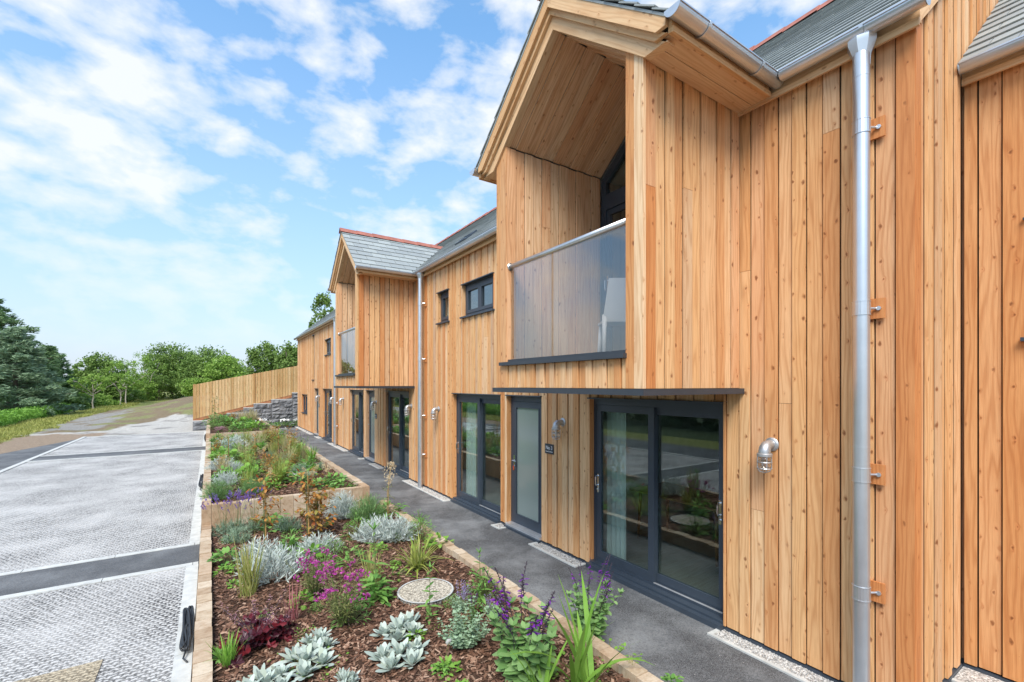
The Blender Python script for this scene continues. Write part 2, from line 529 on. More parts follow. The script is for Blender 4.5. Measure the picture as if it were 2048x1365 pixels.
def _stone():
    m_, t, out = mat('rock faced stone')
    rnd = t.new('ShaderNodeNewGeometry').outputs['Random Per Island']
    co = t.new('ShaderNodeTexCoord').outputs['Object']
    n = t.noise(co, 3.5, 7, 0.65)
    c_ = t.ramp(n, [(0.32, (0.06, 0.063, 0.068)), (0.5, (0.15, 0.155, 0.165)), (0.7, (0.30, 0.305, 0.31))])
    c_ = t.mix(t.math('MULTIPLY', rnd, 0.35), c_, (0.30, 0.30, 0.31))
    principled(t, out, c_, 0.8, 0, 0.4, n, 0.9, 0.08)
    return m_
M['stone'] = _stone()
def _mulch():
    m_, t, out = mat('bark mulch soil')
    co = t.new('ShaderNodeTexCoord').outputs['Object']
    n = t.noise(co, 60, 5, 0.7)
    c_ = t.ramp(n, [(0.3, (0.028, 0.015, 0.010)), (0.55, (0.085, 0.047, 0.030)), (0.75, (0.19, 0.115, 0.075))])
    principled(t, out, c_, 0.9, 0, 0.2, n, 0.8, 0.02)
    return m_
M['mulch'] = _mulch()
M['chip'] = foliage('bark chips', [(0.06, 0.03, 0.019), (0.15, 0.075, 0.046), (0.21, 0.112, 0.07), (0.11, 0.055, 0.036), (0.30, 0.18, 0.12), (0.42, 0.28, 0.20)], 0.0, 0.8)
M['bark'] = plain('tree bark', (0.16, 0.13, 0.10), 0.9, var=0.3, scale=12, bump=0.4)
M['palebark'] = plain('pale sapling bark', (0.42, 0.37, 0.30), 0.9, var=0.25, scale=16)
M['cane'] = plain('bamboo cane', (0.46, 0.28, 0.10), 0.6, var=0.2, scale=20)
M['stem'] = plain('green stem', (0.13, 0.16, 0.05), 0.6, var=0.2, scale=20)
M['darkstem'] = plain('dark flower stem', (0.05, 0.035, 0.05), 0.6)
M['l_green'] = foliage('mid green leaves', [(0.087, 0.217, 0.0435), (0.16, 0.348, 0.0725), (0.261, 0.478, 0.116), (0.116, 0.275, 0.0653)])
M['l_bright'] = foliage('bright green leaves', [(0.149, 0.322, 0.0403), (0.253, 0.46, 0.0805), (0.196, 0.38, 0.0575)])
M['l_lime'] = foliage('yellow green blades', [(0.30, 0.36, 0.06), (0.42, 0.46, 0.12), (0.20, 0.30, 0.05), (0.50, 0.47, 0.22)])
M['l_silver'] = foliage('silver leaves', [(0.396, 0.462, 0.429), (0.506, 0.572, 0.528), (0.616, 0.66, 0.627)], 0.12, 0.8)
M['l_woolly'] = foliage('woolly grey green leaves', [(0.36, 0.44, 0.39), (0.45, 0.53, 0.47), (0.53, 0.60, 0.54), (0.38, 0.44, 0.33)], 0.12, 0.9)
M['l_salvia'] = foliage('soft salvia leaves', [(0.15, 0.30, 0.09), (0.22, 0.38, 0.13), (0.29, 0.46, 0.18), (0.18, 0.32, 0.11)])
M['l_wisp'] = foliage('yellow and tan wisps', [(0.36, 0.42, 0.09), (0.50, 0.50, 0.16), (0.24, 0.34, 0.07), (0.56, 0.46, 0.24), (0.46, 0.50, 0.12)])
M['l_greygreen'] = foliage('grey green needles', [(0.168, 0.252, 0.168), (0.252, 0.36, 0.24), (0.348, 0.456, 0.324)], 0.15)
M['l_sage'] = foliage('sage green leaves', [(0.192, 0.3, 0.18), (0.288, 0.42, 0.264), (0.36, 0.492, 0.336)], 0.2)
M['l_rosemary'] = foliage('rosemary needles', [(0.104, 0.208, 0.065), (0.182, 0.325, 0.117), (0.26, 0.416, 0.169)], 0.2)
M['l_wine'] = foliage('wine red leaves', [(0.05, 0.012, 0.022), (0.11, 0.016, 0.025), (0.18, 0.018, 0.025), (0.10, 0.06, 0.075)], 0.25, 0.35)
M['l_orange'] = foliage('orange autumn leaves', [(0.44, 0.143, 0.0385), (0.506, 0.264, 0.066), (0.286, 0.275, 0.066), (0.374, 0.0935, 0.033)])
M['l_straw'] = foliage('straw coloured blades', [(0.50, 0.44, 0.24), (0.40, 0.38, 0.18), (0.60, 0.52, 0.34)])
M['l_olive'] = foliage('olive leaves', [(0.16, 0.20, 0.06), (0.26, 0.29, 0.10), (0.32, 0.33, 0.14)])
M['l_pinkish'] = foliage('pink tinged blades', [(0.34, 0.09, 0.11), (0.42, 0.16, 0.16), (0.40, 0.26, 0.2)])
M['f_purple'] = foliage('deep purple flowers', [(0.16, 0.02, 0.33), (0.26, 0.04, 0.42), (0.09, 0.015, 0.18)], 0.25)
M['f_lilac'] = foliage('lilac flowers', [(0.30, 0.24, 0.50), (0.42, 0.34, 0.58)], 0.25)
M['f_lavender'] = foliage('lavender flowers', [(0.14, 0.08, 0.34), (0.22, 0.13, 0.44)], 0.2)
M['f_pink'] = foliage('magenta pink flowers', [(0.46, 0.06, 0.32), (0.56, 0.10, 0.42), (0.38, 0.04, 0.24)], 0.25)
M['f_cream'] = foliage('cream plumes', [(0.66, 0.52, 0.32), (0.74, 0.62, 0.42), (0.56, 0.42, 0.24)], 0.25)
M['f_white'] = foliage('white petals', [(0.78, 0.78, 0.76), (0.84, 0.84, 0.82)], 0.2)
M['f_red'] = foliage('poppy red petals', [(0.62, 0.07, 0.03), (0.70, 0.12, 0.04)], 0.3)
M['f_dust'] = foliage('dusty pink flowers', [(0.42, 0.2, 0.28), (0.5, 0.3, 0.36)], 0.2)
M['t_decid'] = foliage('tree leaves', [(0.09, 0.165, 0.035), (0.17, 0.27, 0.06), (0.26, 0.38, 0.10), (0.13, 0.22, 0.05)], 0.35)
M['t_light'] = foliage('light tree leaves', [(0.15, 0.275, 0.0438), (0.25, 0.4, 0.075), (0.338, 0.475, 0.112)], 0.35)
M['t_conif'] = foliage('conifer needles', [(0.07, 0.14, 0.055), (0.14, 0.24, 0.10), (0.23, 0.35, 0.15), (0.10, 0.18, 0.075)], 0.25)
M['t_conif2'] = foliage('grey green conifer needles', [(0.13, 0.20, 0.115), (0.21, 0.31, 0.18), (0.29, 0.40, 0.24), (0.16, 0.24, 0.13)], 0.25)
M['t_dark'] = foliage('dark evergreen leaves', [(0.02, 0.05, 0.015), (0.04, 0.09, 0.028), (0.08, 0.16, 0.05)], 0.15)
M['g_dry'] = foliage('dry verge grass', [(0.30, 0.32, 0.07), (0.40, 0.39, 0.12), (0.24, 0.29, 0.06)], 0.3)

# ------------------------------------------------------------------ ground and paving
random.seed(11)
def vnoise(x, y, s=1.0):
    def h(i, j):
        k = (i * 374761393 + j * 668265263) & 0xffffffff
        k = ((k ^ (k >> 13)) * 1274126177) & 0xffffffff
        return (k & 0xffff) / 65535.0
    x *= s; y *= s
    i, j = math.floor(x), math.floor(y); fx, fy = x - i, y - j
    fx = fx * fx * (3 - 2 * fx); fy = fy * fy * (3 - 2 * fy)
    return (h(i, j) * (1 - fx) + h(i + 1, j) * fx) * (1 - fy) + (h(i, j + 1) * (1 - fx) + h(i + 1, j + 1) * fx) * fy
def fbm(x, y, s=1.0):
    return 0.55 * vnoise(x, y, s) + 0.28 * vnoise(x + 9, y, s * 2.1) + 0.17 * vnoise(x, y + 5, s * 4.3)
def sstep(a, b, x):
    t = max(0.0, min(1.0, (x - a) / (b - a)))
    return t * t * (3 - 2 * t)
def terrain_z(x, y):
    z = -0.135
    z += 1.5 * math.exp(-((x + 0.2) / 4.9) ** 2 - ((y - 49) / 12) ** 2) * sstep(33, 42, y)
    z += 0.9 * sstep(60, 140, y) * sstep(-40, 0, x)
    z -= 1.2 * sstep(-10.5, -15, x) * sstep(20, 40, y)
    if y > 31: z += (fbm(x, y, 0.6) - 0.5) * 0.20
    return z
def zone(x, y):
    n = fbm(x, y, 0.9) - 0.5; n2 = fbm(x + 40, y, 0.25) - 0.5
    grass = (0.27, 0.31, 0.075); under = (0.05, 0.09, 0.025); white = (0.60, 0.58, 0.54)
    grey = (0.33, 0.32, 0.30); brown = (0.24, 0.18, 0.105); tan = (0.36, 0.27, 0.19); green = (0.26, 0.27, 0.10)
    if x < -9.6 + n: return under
    if x < -7.6 + 1.2 * n: return grass
    if y < 27.5: return tan
    edge = 29.5 + 7 * sstep(-6.5, -1, x) + 3.2 * n
    if y < 31 + 1.2 * n and x < -4.3: return tan
    if y < edge + 2.5: return white if n > -0.16 else grey
    if x < -5.4 + 0.03 * (y - 36) + 2.6 * n and y < 50: return grey if n > -0.12 else brown
    if y > 56: return grass
    return brown if n + n2 > -0.16 else green
xs = sorted(set([round(-30 + 0.5 * i, 3) for i in range(15)] + [round(-22.5 + 0.25 * i, 3) for i in range(110)] + [5, 6, 8, 12, 20, 40, 80, 200, 600, 1400] + [-32, -36, -45, -60, -90, -160, -400, -1200]))
ys = sorted(set([-60, -30, -15, -8, -4, 0, 4, 8, 12, 16, 20, 23] + [round(24 + 0.3 * i, 3) for i in range(130)] + [64, 66, 69, 72, 76, 80, 86, 92, 100, 110, 125, 145, 180, 240, 400, 800, 1600] + [-150, -500, -1500]))
g = MB()
gc = []
for y in ys:
    for x in xs:
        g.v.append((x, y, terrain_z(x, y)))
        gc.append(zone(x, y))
nx = len(xs)
for j in range(len(ys) - 1):
    for i in range(nx - 1):
        a = j * nx + i
        g.face([a, a + 1, a + nx + 1, a + nx])
def _groundmat():
    m_, t, out = mat('open ground')
    at = t.new('ShaderNodeVertexColor'); at.layer_name = 'soil'
    co = t.new('ShaderNodeTexCoord').outputs['Object']
    n = t.noise(co, 9, 7, 0.7)
    c_ = t.mix(t.ramp(n, [(0.38, 0.0), (0.68, 0.75)]), at.outputs['Color'], (0.52, 0.5, 0.46), 'MULTIPLY')
    c_ = t.mix(t.ramp(t.noise(co, 30, 4, 0.7), [(0.5, 0.0), (0.72, 0.5)]), c_, (0.5, 0.48, 0.44))
    f_ = t.noise(co, 38, 5, 0.8)
    c_ = t.mix(t.ramp(f_, [(0.40, 0.8), (0.56, 0.0)]), c_, (0.42, 0.40, 0.37), 'MULTIPLY')
    principled(t, out, c_, 0.9, 0, 0.2, n, 0.6, 0.05)
    return m_
go = g.build('ground', _groundmat(), smooth=True)
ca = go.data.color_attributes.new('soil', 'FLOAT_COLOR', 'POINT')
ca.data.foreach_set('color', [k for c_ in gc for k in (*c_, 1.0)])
tag(go, kind='structure')

def sheet(name, m_, rects, z, bot=-0.3):
    b = MB()
    for x0, y0, x1, y1 in rects:
        b.box(x0, y0, bot, x1, y1, z)
    return tag(b.build(name, m_), kind='structure')
PZ = -0.10
XL, XK = -4.80, -0.27
sheet('parking', M['grid'], [(XL, -6, XK, 7.46), (XL, 8.50, XK, 20.30), (XL, 21.72, XK, 28.5)], PZ, -0.2)
sheet('parking_strip', M['road'], [(XL, 7.57, -0.135, 8.39), (XL, 20.42, -0.135, 21.6)], PZ + 0.006, -0.2)
kb = MB()
def kerbrun(x0, y0, x1, y1, z, step=0.92, ax='y'):
    p = y0 if ax == 'y' else x0; e = y1 if ax == 'y' else x1
    while p < e - 0.02:
        q = min(e, p + step); j = random.uniform(-0.0025, 0.0025)
        if ax == 'y': kb.box(x0, p + 0.003, -0.25, x1, q - 0.003, z + j)
        else: kb.box(p + 0.003, y0, -0.25, q - 0.003, y1, z + j)
        p = q
for a, b_ in ((-6, 7.46), (8.50, 20.30), (21.72, 28.5)):
    kerbrun(XK, a, -0.135, b_, PZ + 0.012)
for a in (7.46, 8.39, 20.30, 21.60):
    kerbrun(XL, a, -0.135, a + 0.11, PZ + 0.012, ax='x')
kerbrun(XL - 0.13, -6, XL, 28.6, PZ + 0.02)
kerbrun(XL, 28.5, -0.135, 28.6, PZ + 0.010, ax='x')
tag(kb.build('kerb', M['concrete']), kind='structure')
b = MB()
n_ = b.add([(-7.2, -8, -0.112), (XL - 0.13, -8, -0.112), (XL - 0.13, 28.0, -0.112), (-6.2, 23.3, -0.112), (-7.2, 20.2, -0.112)])
b.face([n_ + i for i in range(5)])
tag(b.build('road', M['road']), kind='structure')
sheet('path', M['tarmac'], [(2.70, -4, 5.34, 8.78), (2.41, 8.78, 4.22, 19.85), (1.95, 19.85, 4.22, 28.9), (1.3, 28.1, 4.22, 29.2)], -0.06, -0.2)

# ------------------------------------------------------------------ cladding
def clad(mb, O, A, N, a0, a1, zlo, zhi, holes=(), pitch=0.132, deep=0.014, th=0.02, joints=0.16, mat_=0, gap=0.0055):
    """upright planks on a wall plane, alternately set back, cut round openings; zhi may be a function of a"""
    U = Vector((0, 0, 1))
    zf = zhi if callable(zhi) else (lambda a: zhi)
    cuts = [a0]
    while cuts[-1] < a1 - pitch * 0.55:
        cuts.append(min(a1, cuts[-1] + pitch * random.uniform(0.93, 1.07)))
    if cuts[-1] < a1: cuts.append(a1)
    base = list(cuts)
    for h in holes:
        for e in h[:2]:
            if a0 + 0.01 < e < a1 - 0.01:
                near = [c for c in base if abs(c - e) < 0.028 and c not in (a0, a1)]
                for c in near:
                    if c in cuts: cuts.remove(c)
                cuts.append(e)
    cuts = sorted(set(cuts))
    for k in range(len(cuts) - 1):
        p, q = cuts[k], cuts[k + 1]
        mid = (p + q) / 2
        segs = [(zlo, None)]
        hs = sorted([h for h in holes if h[0] - 1e-4 < mid < h[1] + 1e-4], key=lambda h: h[2])
        lo = zlo; segs = []
        for h in hs:
            if h[2] > lo + 0.01: segs.append((lo, h[2]))
            lo = max(lo, h[3])
        if lo < zf(mid) - 0.02: segs.append((lo, None))
        raised = k % 2 == 0
        n1 = 0.0 if raised else -deep
        n1 += random.uniform(-0.0015, 0.0015)
        gp = gap if raised else gap * 0.9
        for s0, s1 in segs:
            t0 = s1 if s1 is not None else zf(p); t1 = s1 if s1 is not None else zf(q)
            parts = [(s0, s0, t0, t1)]
            if min(t0, t1) - s0 > 1.4 and random.random() < joints:
                j = random.uniform(s0 + 0.4, min(t0, t1) - 0.4)
                parts = [(s0, s0, j - 0.0015, j - 0.0015), (j + 0.0015, j + 0.0015, t0, t1)]
            for b0, b1, u0, u1 in parts:
                mb.board(O, A, U, N, p + gp, q - gp, b0, b1, u0, u1, n1 - th, n1, mat_)
def wallcells(mb, axis, c0, c1, a0, a1, z0, z1, holes, mat_=0):
    """plain wall with openings; axis: which coordinate is the thickness"""
    As = sorted(set([a0, a1] + [e for h in holes for e in h[:2] if a0 < e < a1]))
    for k in range(len(As) - 1):
        p, q = As[k], As[k + 1]; mid = (p + q) / 2
        lo = z0
        for h in sorted([h for h in holes if h[0] < mid < h[1]], key=lambda h: h[2]):
            if h[2] > lo + 0.001:
                mb.box(*((c0, p, lo, c1, q, h[2]) if axis == 'x' else (p, c0, lo, q, c1, h[2])), mat_)
            lo = max(lo, h[3])
        if lo < z1 - 0.001:
            mb.box(*((c0, p, lo, c1, q, z1) if axis == 'x' else (p, c0, lo, q, c1, z1)), mat_)

W = 4.17                       # outer face of the long front wall
Y0, Y1 = 1.107, 28.6
EZ = 4.87                      # underside of the eaves
SL = 0.84                      # roof slope
SLIDERS = [(2.565, 4.44), (6.655, 8.49), (10.99, 12.82), (15.08, 16.82), (19.72, 21.5)]
DOORS = [(5.49, 6.45), (13.88, 14.76), (22.52, 23.42)]
WINS = [(8.71, 9.25, 3.675, 4.335, 1), (6.90, 8.09, 3.67, 4.305, 2), (19.95, 21.05, 3.62, 4.275, 2),
        (23.55, 24.05, 2.574, 4.735, 1), (25.45, 27.05, 0.84, 1.81, 2)]
DH = 2.15
BAYS = [(2.384, 4.544), (10.64, 12.80)]
XF = 2.80                      # front of the balcony bays
holes = [(a, b_, -1, DH) for a, b_ in SLIDERS + DOORS] + [w_[:4] for w_ in WINS]
bayholes = [(a + 0.02, b_ - 0.02, 2.30, 9) for a, b_ in BAYS]

house = thing('timber_house', 'long two-storey larch-clad house with slate roof and two gabled balcony bays', 'house', (W, Y0, 0))
mb = MB()
clad(mb, (W, 0, 0), (0, 1, 0), (-1, 0, 0), Y0, Y1, -0.02, EZ + 0.03, holes + bayholes, 0.118)
# boards lining the window and door reveals
for a, b_, z0, z1 in [h for h in holes]:
    z0 = max(z0, -0.02)
    for y, s_ in ((a, 1), (b_, -1)):
        mb.board((W, y, 0), (1, 0, 0), (0, 0, 1), (0, s_, 0), 0.004, 0.085, z0, z0, z1, z1, -0.018, 0.0)
wall = mb.build('wall', M['larch'], house)
mb = MB()
rz = lambda a: 4.95 + (a - 3.98) * SL - 0.05
clad(mb, (0, Y0, 0), (1, 0, 0), (0, -1, 0), W + 0.0, 6.9, -0.02, lambda a: min(rz(a), rz(13.8 - a)), (), 0.118, 0.020)
gw = mb.build('gable_wall', M['larch'], house)
mb = MB()
wallcells(mb, 'x', W + 0.043, W + 0.05, Y0 + 0.045, Y1, -0.2, EZ + 0.1, [(a - 0.02, b_ + 0.02, z0, z1 + 0.02) for a, b_, z0, z1 in holes] + [(a - .02, b_ + .02, 2.5, 6) for a, b_ in BAYS])
mb.box(W + 0.05, Y0 + 0.042, -0.2, 9.6, Y0 + 0.06, 4.9)
for sgn in (0, 1):
    q = [(W + 0.05, 4.9), (6.9, 4.9), (6.9, 7.2)] if not sgn else [(6.9, 4.9), (9.6, 4.9), (6.9, 7.2)]
    mb.prism(q, 'y', Y0 + 0.042, Y0 + 0.06)
mb.build('membrane', M['membrane'], house)
# rooms
mb = MB()
ih = [(a - 0.01, b_ + 0.01, z0, z1 + 0.01) for a, b_, z0, z1 in holes] + [(a + 0.1, b_ - 0.1, 2.58, 6) for a, b_ in BAYS]
wallcells(mb, 'x', W + 0.15, W + 0.19, Y0 + 0.06, Y1, 0, 4.95, ih)
for y in (5.0, 6.53, 9.6, 13.3, 14.92, 18.3, 22.1, 24.6):
    mb.box(W + 0.19, y - 0.05, 0, 9.3, y + 0.05, 2.42)
for y in (5.6, 9.9, 13.9, 18.9, 22.5, 24.6):
    mb.box(W + 0.19, y - 0.05, 2.6, 9.3, y + 0.05, 4.95)
mb.box(9.3, Y0 + 0.06, 0, 9.4, Y1, 4.95)
mb.box(W + 0.19, Y0 + 0.06, 2.42, 9.3, Y1, 2.56)
mb.box(W + 0.19, Y1 - 0.1, 0, 9.3, Y1, 4.95)
for a, b_ in BAYS:                                   # sloping ceilings over the bay rooms
    c_ = (a + b_) / 2
    mb.prism([(c_ - 1.06, 4.98), (c_, 5.86), (c_, 5.92), (c_ - 1.12, 4.98)], 'x', W + 0.19, 9.3)
    mb.prism([(c_, 5.86), (c_ + 1.06, 4.98), (c_ + 1.12, 4.98), (c_, 5.92)], 'x', W + 0.19, 9.3)
for a, b_ in ((Y0 + .06, 2.44), (4.48, 10.7), (12.74, Y1)):
    mb.box(W + 0.19, a, 4.95, 9.3, b_, 5.0)
mb.build('inner_wall', M['plaster'], house)
mb = MB()
y = Y0 + 0.06
while y < Y1:
    mb.board((0, 0, 0.0), (0, 1, 0), (1, 0, 0), (0, 0, 1), y, min(y + 0.19, Y1) - 0.002, W + 0.12, W + 0.12, 9.3, 9.3, -0.02, 0.0)
    y += 0.19
mb.build('floor', M['laminate'], house)
mb = MB()
gaps = []
op = sorted(SLIDERS + DOORS); p = Y0 + 0.01
for a, b_ in op:
    gaps.append((p, a)); p = b_
gaps.append((p, Y1))
for a, b_ in gaps:
    mb.box(W - 0.002, a, -0.075, W + 0.042, b_, -0.035)
    mb.box(W + 0.012, a, -0.16, W + 0.042, b_, -0.08)
    mb.build('plinth', M['anthracite'], house); mb = MB()
mb.box(W, Y0 - 0.004, -0.16, 5.30, Y0 + 0.04, -0.03)
mb.build('plinth', M['anthracite'], house)

# ------------------------------------------------------------------ roofs
def slates(mb, eave, up, along_, n_rows, width, rowh, clip, th=0.007, sw=0.30):
    """courses of slates; clip(row bottom distance, row top distance) -> (a0, a1)"""
    eave, up, al = Vector(eave), Vector(up).normalized(), Vector(along_).normalized()
    nrm = al.cross(up).normalized()
    if nrm.z < 0: nrm = -nrm
    for r_ in range(n_rows):
        d0 = r_ * rowh; d1 = min((r_ + 1) * rowh, width) + 0.02
        if d0 >= width - 0.01: break
        a0, a1, b0, b1 = clip(d0, d1)
        x = min(a0, b0) - (sw / 2 if r_ % 2 else 0)
        while x < max(a1, b1):
            p0, p1 = max(x + 0.0035, a0), min(x + sw - 0.0035, a1)
            q0, q1 = max(x + 0.0035, b0), min(x + sw - 0.0035, b1)
            x += sw
            if p1 - p0 < 0.004 and q1 - q0 < 0.004: continue
            p1 = max(p1, p0); q1 = max(q1, q0)
            h0 = 0.020 + random.uniform(-0.0015, 0.0015); h1 = 0.004
            P = lambda a, d, h: eave + al * a + up * d + nrm * h
            mb.hexa([P(p0, d0, h0 - th - 0.004), P(p1, d0, h0 - th - 0.004), P(q1, d1, h1 - th - 0.004), P(q0, d1, h1 - th - 0.004),
                     P(p0, d0, h0), P(p1, d0, h0), P(q1, d1, h1), P(q0, d1, h1)])
XE, ZE, XR = 3.98, 4.955, 6.9
ZR = ZE + (XR - XE) * SL
LEN = math.hypot(XR - XE, ZR - ZE)
mb = MB()
def bayedge(k, d, sgn):
    y0_, y1_ = BAYS[k]; hw = max(0.0, (y1_ - y0_) / 2 + 0.355 - (d * SL / math.hypot(1, SL) + 0.02) / SL)
    return (y0_ + y1_) / 2 + sgn * hw
YB = Y0 - 0.05
spans = [(lambda d: 0.0, lambda d: bayedge(0, d, -1) - YB), (lambda d: bayedge(0, d, 1) - YB, lambda d: bayedge(1, d, -1) - YB), (lambda d: bayedge(1, d, 1) - YB, lambda d: Y1 + 0.1 - YB)]
for lo_, hi_ in spans:
    slates(mb, (XE, YB, ZE), (XR - XE, 0, ZR - ZE), (0, 1, 0), 22, LEN, 0.20, lambda d, e: (lo_(d), hi_(d), lo_(e), hi_(e)), sw=0.36)
    slates(mb, (XE + 0.02, YB, ZE - 0.022), (XR - XE, 0, ZR - ZE), (0, 1, 0), 22, LEN, 0.40, lambda d, e: (lo_(d), hi_(d), lo_(e), hi_(e)), sw=90, th=0.002)
mb.hexa([(XR, Y0 - .05, ZR), (2 * XR - XE, Y0 - .05, ZE), (2 * XR - XE, Y1 + .05, ZE), (XR, Y1 + .05, ZR),
         (XR, Y0 - .05, ZR + .02), (2 * XR - XE, Y0 - .05, ZE + .02), (2 * XR - XE, Y1 + .05, ZE + .02), (XR, Y1 + .05, ZR + .02)])
roof = mb.build('roof', M['slate'], house)
def ridge_tiles(mb, p0, p1, n, w_=0.11, r0=0.085):
    p0, p1 = Vector(p0), Vector(p1); d = (p1 - p0) / n
    ax = d.normalized(); sd_ = Vector((0, 0, 1)).cross(ax).normalized()
    for k in range(n):
        a = p0 + d * k; e = p0 + d * (k + 1) + ax * 0.025
        prof = [(-w_, -w_ * SL + .01), (-0.05, -0.012), (-0.035, 0.022), (0, 0.036), (0.035, 0.022), (0.05, -0.012), (w_, -w_ * SL + .01)]
        up = Vector((0, 0, 1))
        kk = random.uniform(-0.004, 0.004)
        A_ = mb.add([a + sd_ * x * 1.05 + up * (z + 0.035 + kk + 0.006) for x, z in prof])
        B_ = mb.add([e + sd_ * x * 0.97 + up * (z + 0.030 + kk) for x, z in prof])
        Ai = mb.add([a + sd_ * x * 0.9 + up * (z + 0.012) for x, z in prof])
        for j in range(6):
            mb.face([A_ + j, B_ + j, B_ + j + 1, A_ + j + 1])
            mb.face([Ai + j, A_ + j, A_ + j + 1, Ai + j + 1])
mb = MB(); ridge_tiles(mb, (XR, Y0 - 0.05, ZR), (XR, Y1, ZR), 62)
mb.build('ridge_tile', M['terracotta'], roof)
for yy, tt in ((8.45, 0.62), (8.9, 2.55), (20.6, 1.0)):
    mb = MB()
    x0 = XE + tt * 0.765; z0 = ZE + tt * 0.643
    u_ = Vector((0.765, 0, 0.643)); nn = Vector((-0.643, 0, 0.765)); P0 = Vector((x0, yy, z0))
    def SK(a, b_, c0, c1, h0, h1, mi):
        mb.hexa([P0 + Vector((0, a, 0)) + u_ * c0 + nn * h0, P0 + Vector((0, b_, 0)) + u_ * c0 + nn * h0, P0 + Vector((0, b_, 0)) + u_ * c1 + nn * h0, P0 + Vector((0, a, 0)) + u_ * c1 + nn * h0,
                 P0 + Vector((0, a, 0)) + u_ * c0 + nn * h1, P0 + Vector((0, b_, 0)) + u_ * c0 + nn * h1, P0 + Vector((0, b_, 0)) + u_ * c1 + nn * h1, P0 + Vector((0, a, 0)) + u_ * c1 + nn * h1], mi)
    SK(0, .5, 0, .05, 0, .045, 0); SK(0, .5, .31, .36, 0, .045, 0); SK(0, .05, .05, .31, 0, .045, 0); SK(.45, .5, .05, .31, 0, .045, 0)
    sk = mb.build('skylight', [M['anthracite']], roof)
    mb = MB(); SK(.05, .45, .05, .31, 0.022, .035, 0)
    mb.build('pane', M['glass'], sk)
# fascia and gutters along the eaves
def fascia(mb, y0, y1, x=W - 0.035):
    mb.board((x + 0.035, 0, 0), (0, 0, 1), (0, 1, 0), (-1, 0, 0), EZ, EZ + 0.11, y0, y0, y1, y1, 0.002, 0.036)
    mb.board((x + 0.035, 0, 0), (0, 0, 1), (0, 1, 0), (-1, 0, 0), EZ - 0.03, EZ + 0.025, y0, y0, y1, y1, 0.0365, 0.058)
mb = MB()
OV = 0.355                                            # how far the bay eaves overhang their side walls
runs = [(Y0 - 0.03, BAYS[0][0]), (BAYS[0][1], BAYS[1][0]), (BAYS[1][1], Y1 + 0.05)]
for a, b_ in runs: fascia(mb, a, b_)
mb.build('fascia', M['trim'], house)
def gutter(mb, p0, p1, r_=0.062, cap0=False, cap1=False):
    p0, p1 = Vector(p0), Vector(p1); ax = (p1 - p0).normalized(); sd_ = Vector((0, 0, 1)).cross(ax).normalized()
    n = 12
    prof = [(-r_ - 0.006, 0.006), (-r_ - 0.006, -0.004)] + [(r_ * math.cos(math.pi + math.pi * k / n), r_ * math.sin(math.pi + math.pi * k / n)) for k in range(n + 1)] + [(r_ + 0.008, -0.004), (r_ + 0.008, 0.008), (r_ - 0.006, 0.008)]
    inner = [((r_ - 0.006) * math.cos(2 * math.pi - math.pi * k / n), (r_ - 0.006) * math.sin(2 * math.pi - math.pi * k / n)) for k in range(n + 1)]
    pr = prof + inner
    m_ = len(pr)
    A_ = mb.add([p0 + sd_ * x + Vector((0, 0, z)) for x, z in pr]); B_ = mb.add([p1 + sd_ * x + Vector((0, 0, z)) for x, z in pr])
    for j in range(m_):
        j2 = (j + 1) % m_
        mb.face([A_ + j, A_ + j2, B_ + j2, B_ + j])
    for on, p, d in ((cap0, p0, -ax), (cap1, p1, ax)):
        if on:
            q = mb.add([p + d * 0.001 + sd_ * r_ * math.cos(math.pi + math.pi * k / n) + Vector((0, 0, r_ * math.sin(math.pi + math.pi * k / n))) for k in range(n + 1)])
            q2 = mb.add([p + d * 0.008 + sd_ * (r_ + .006) * math.cos(math.pi + math.pi * k / n) + Vector((0, 0, (r_ + .006) * math.sin(math.pi + math.pi * k / n))) for k in range(n + 1)])
            mb.face([q2 + k for k in range(n + 1)])
            for k in range(n): mb.face([q + k, q2 + k, q2 + k + 1, q + k + 1])
def strap(mb, p, ax, r_=0.066):
    p, ax = Vector(p), Vector(ax); sd_ = Vector((0, 0, 1)).cross(ax).normalized(); n = 12
    for e in (0,):
        A_ = []
        for rr in (r_, r_ + 0.005):
            for off in (-0.013, 0.013):
                A_.append(mb.add([p + ax * off + sd_ * rr * math.cos(math.pi + math.pi * k / n) + Vector((0, 0, rr * math.sin(math.pi + math.pi * k / n))) for k in range(n + 1)]))
        for k in range(n):
            mb.face([A_[2] + k, A_[3] + k, A_[3] + k + 1, A_[2] + k + 1])
            mb.face([A_[0] + k, A_[2] + k, A_[2] + k + 1, A_[0] + k + 1])
            mb.face([A_[1] + k, A_[3] + k, A_[3] + k + 1, A_[1] + k + 1])
GX, GZ = 4.035, 4.965
ends = [(Y0 - 0.09, BAYS[0][0] - OV - 0.075), (BAYS[0][1] + OV + 0.075, BAYS[1][0] - OV - 0.075), (BAYS[1][1] + OV + 0.075, Y1 + 0.12)]
for k, (a, b_) in enumerate(ends):
    gr = MB(); brk = []
    gutter(gr, (GX, a, GZ), (GX, b_, GZ), cap0=(k == 0), cap1=(k == 2))
    y = a + 0.35
    while y < b_:
        sb = MB(); strap(sb, (GX, y, GZ), (0, 1, 0)); y += 0.8; brk.append(sb)
    gt = gr.build('gutter', M['zinc'], house, smooth=False)
    for sb in brk: sb.build('bracket', M['zinc'], gt)

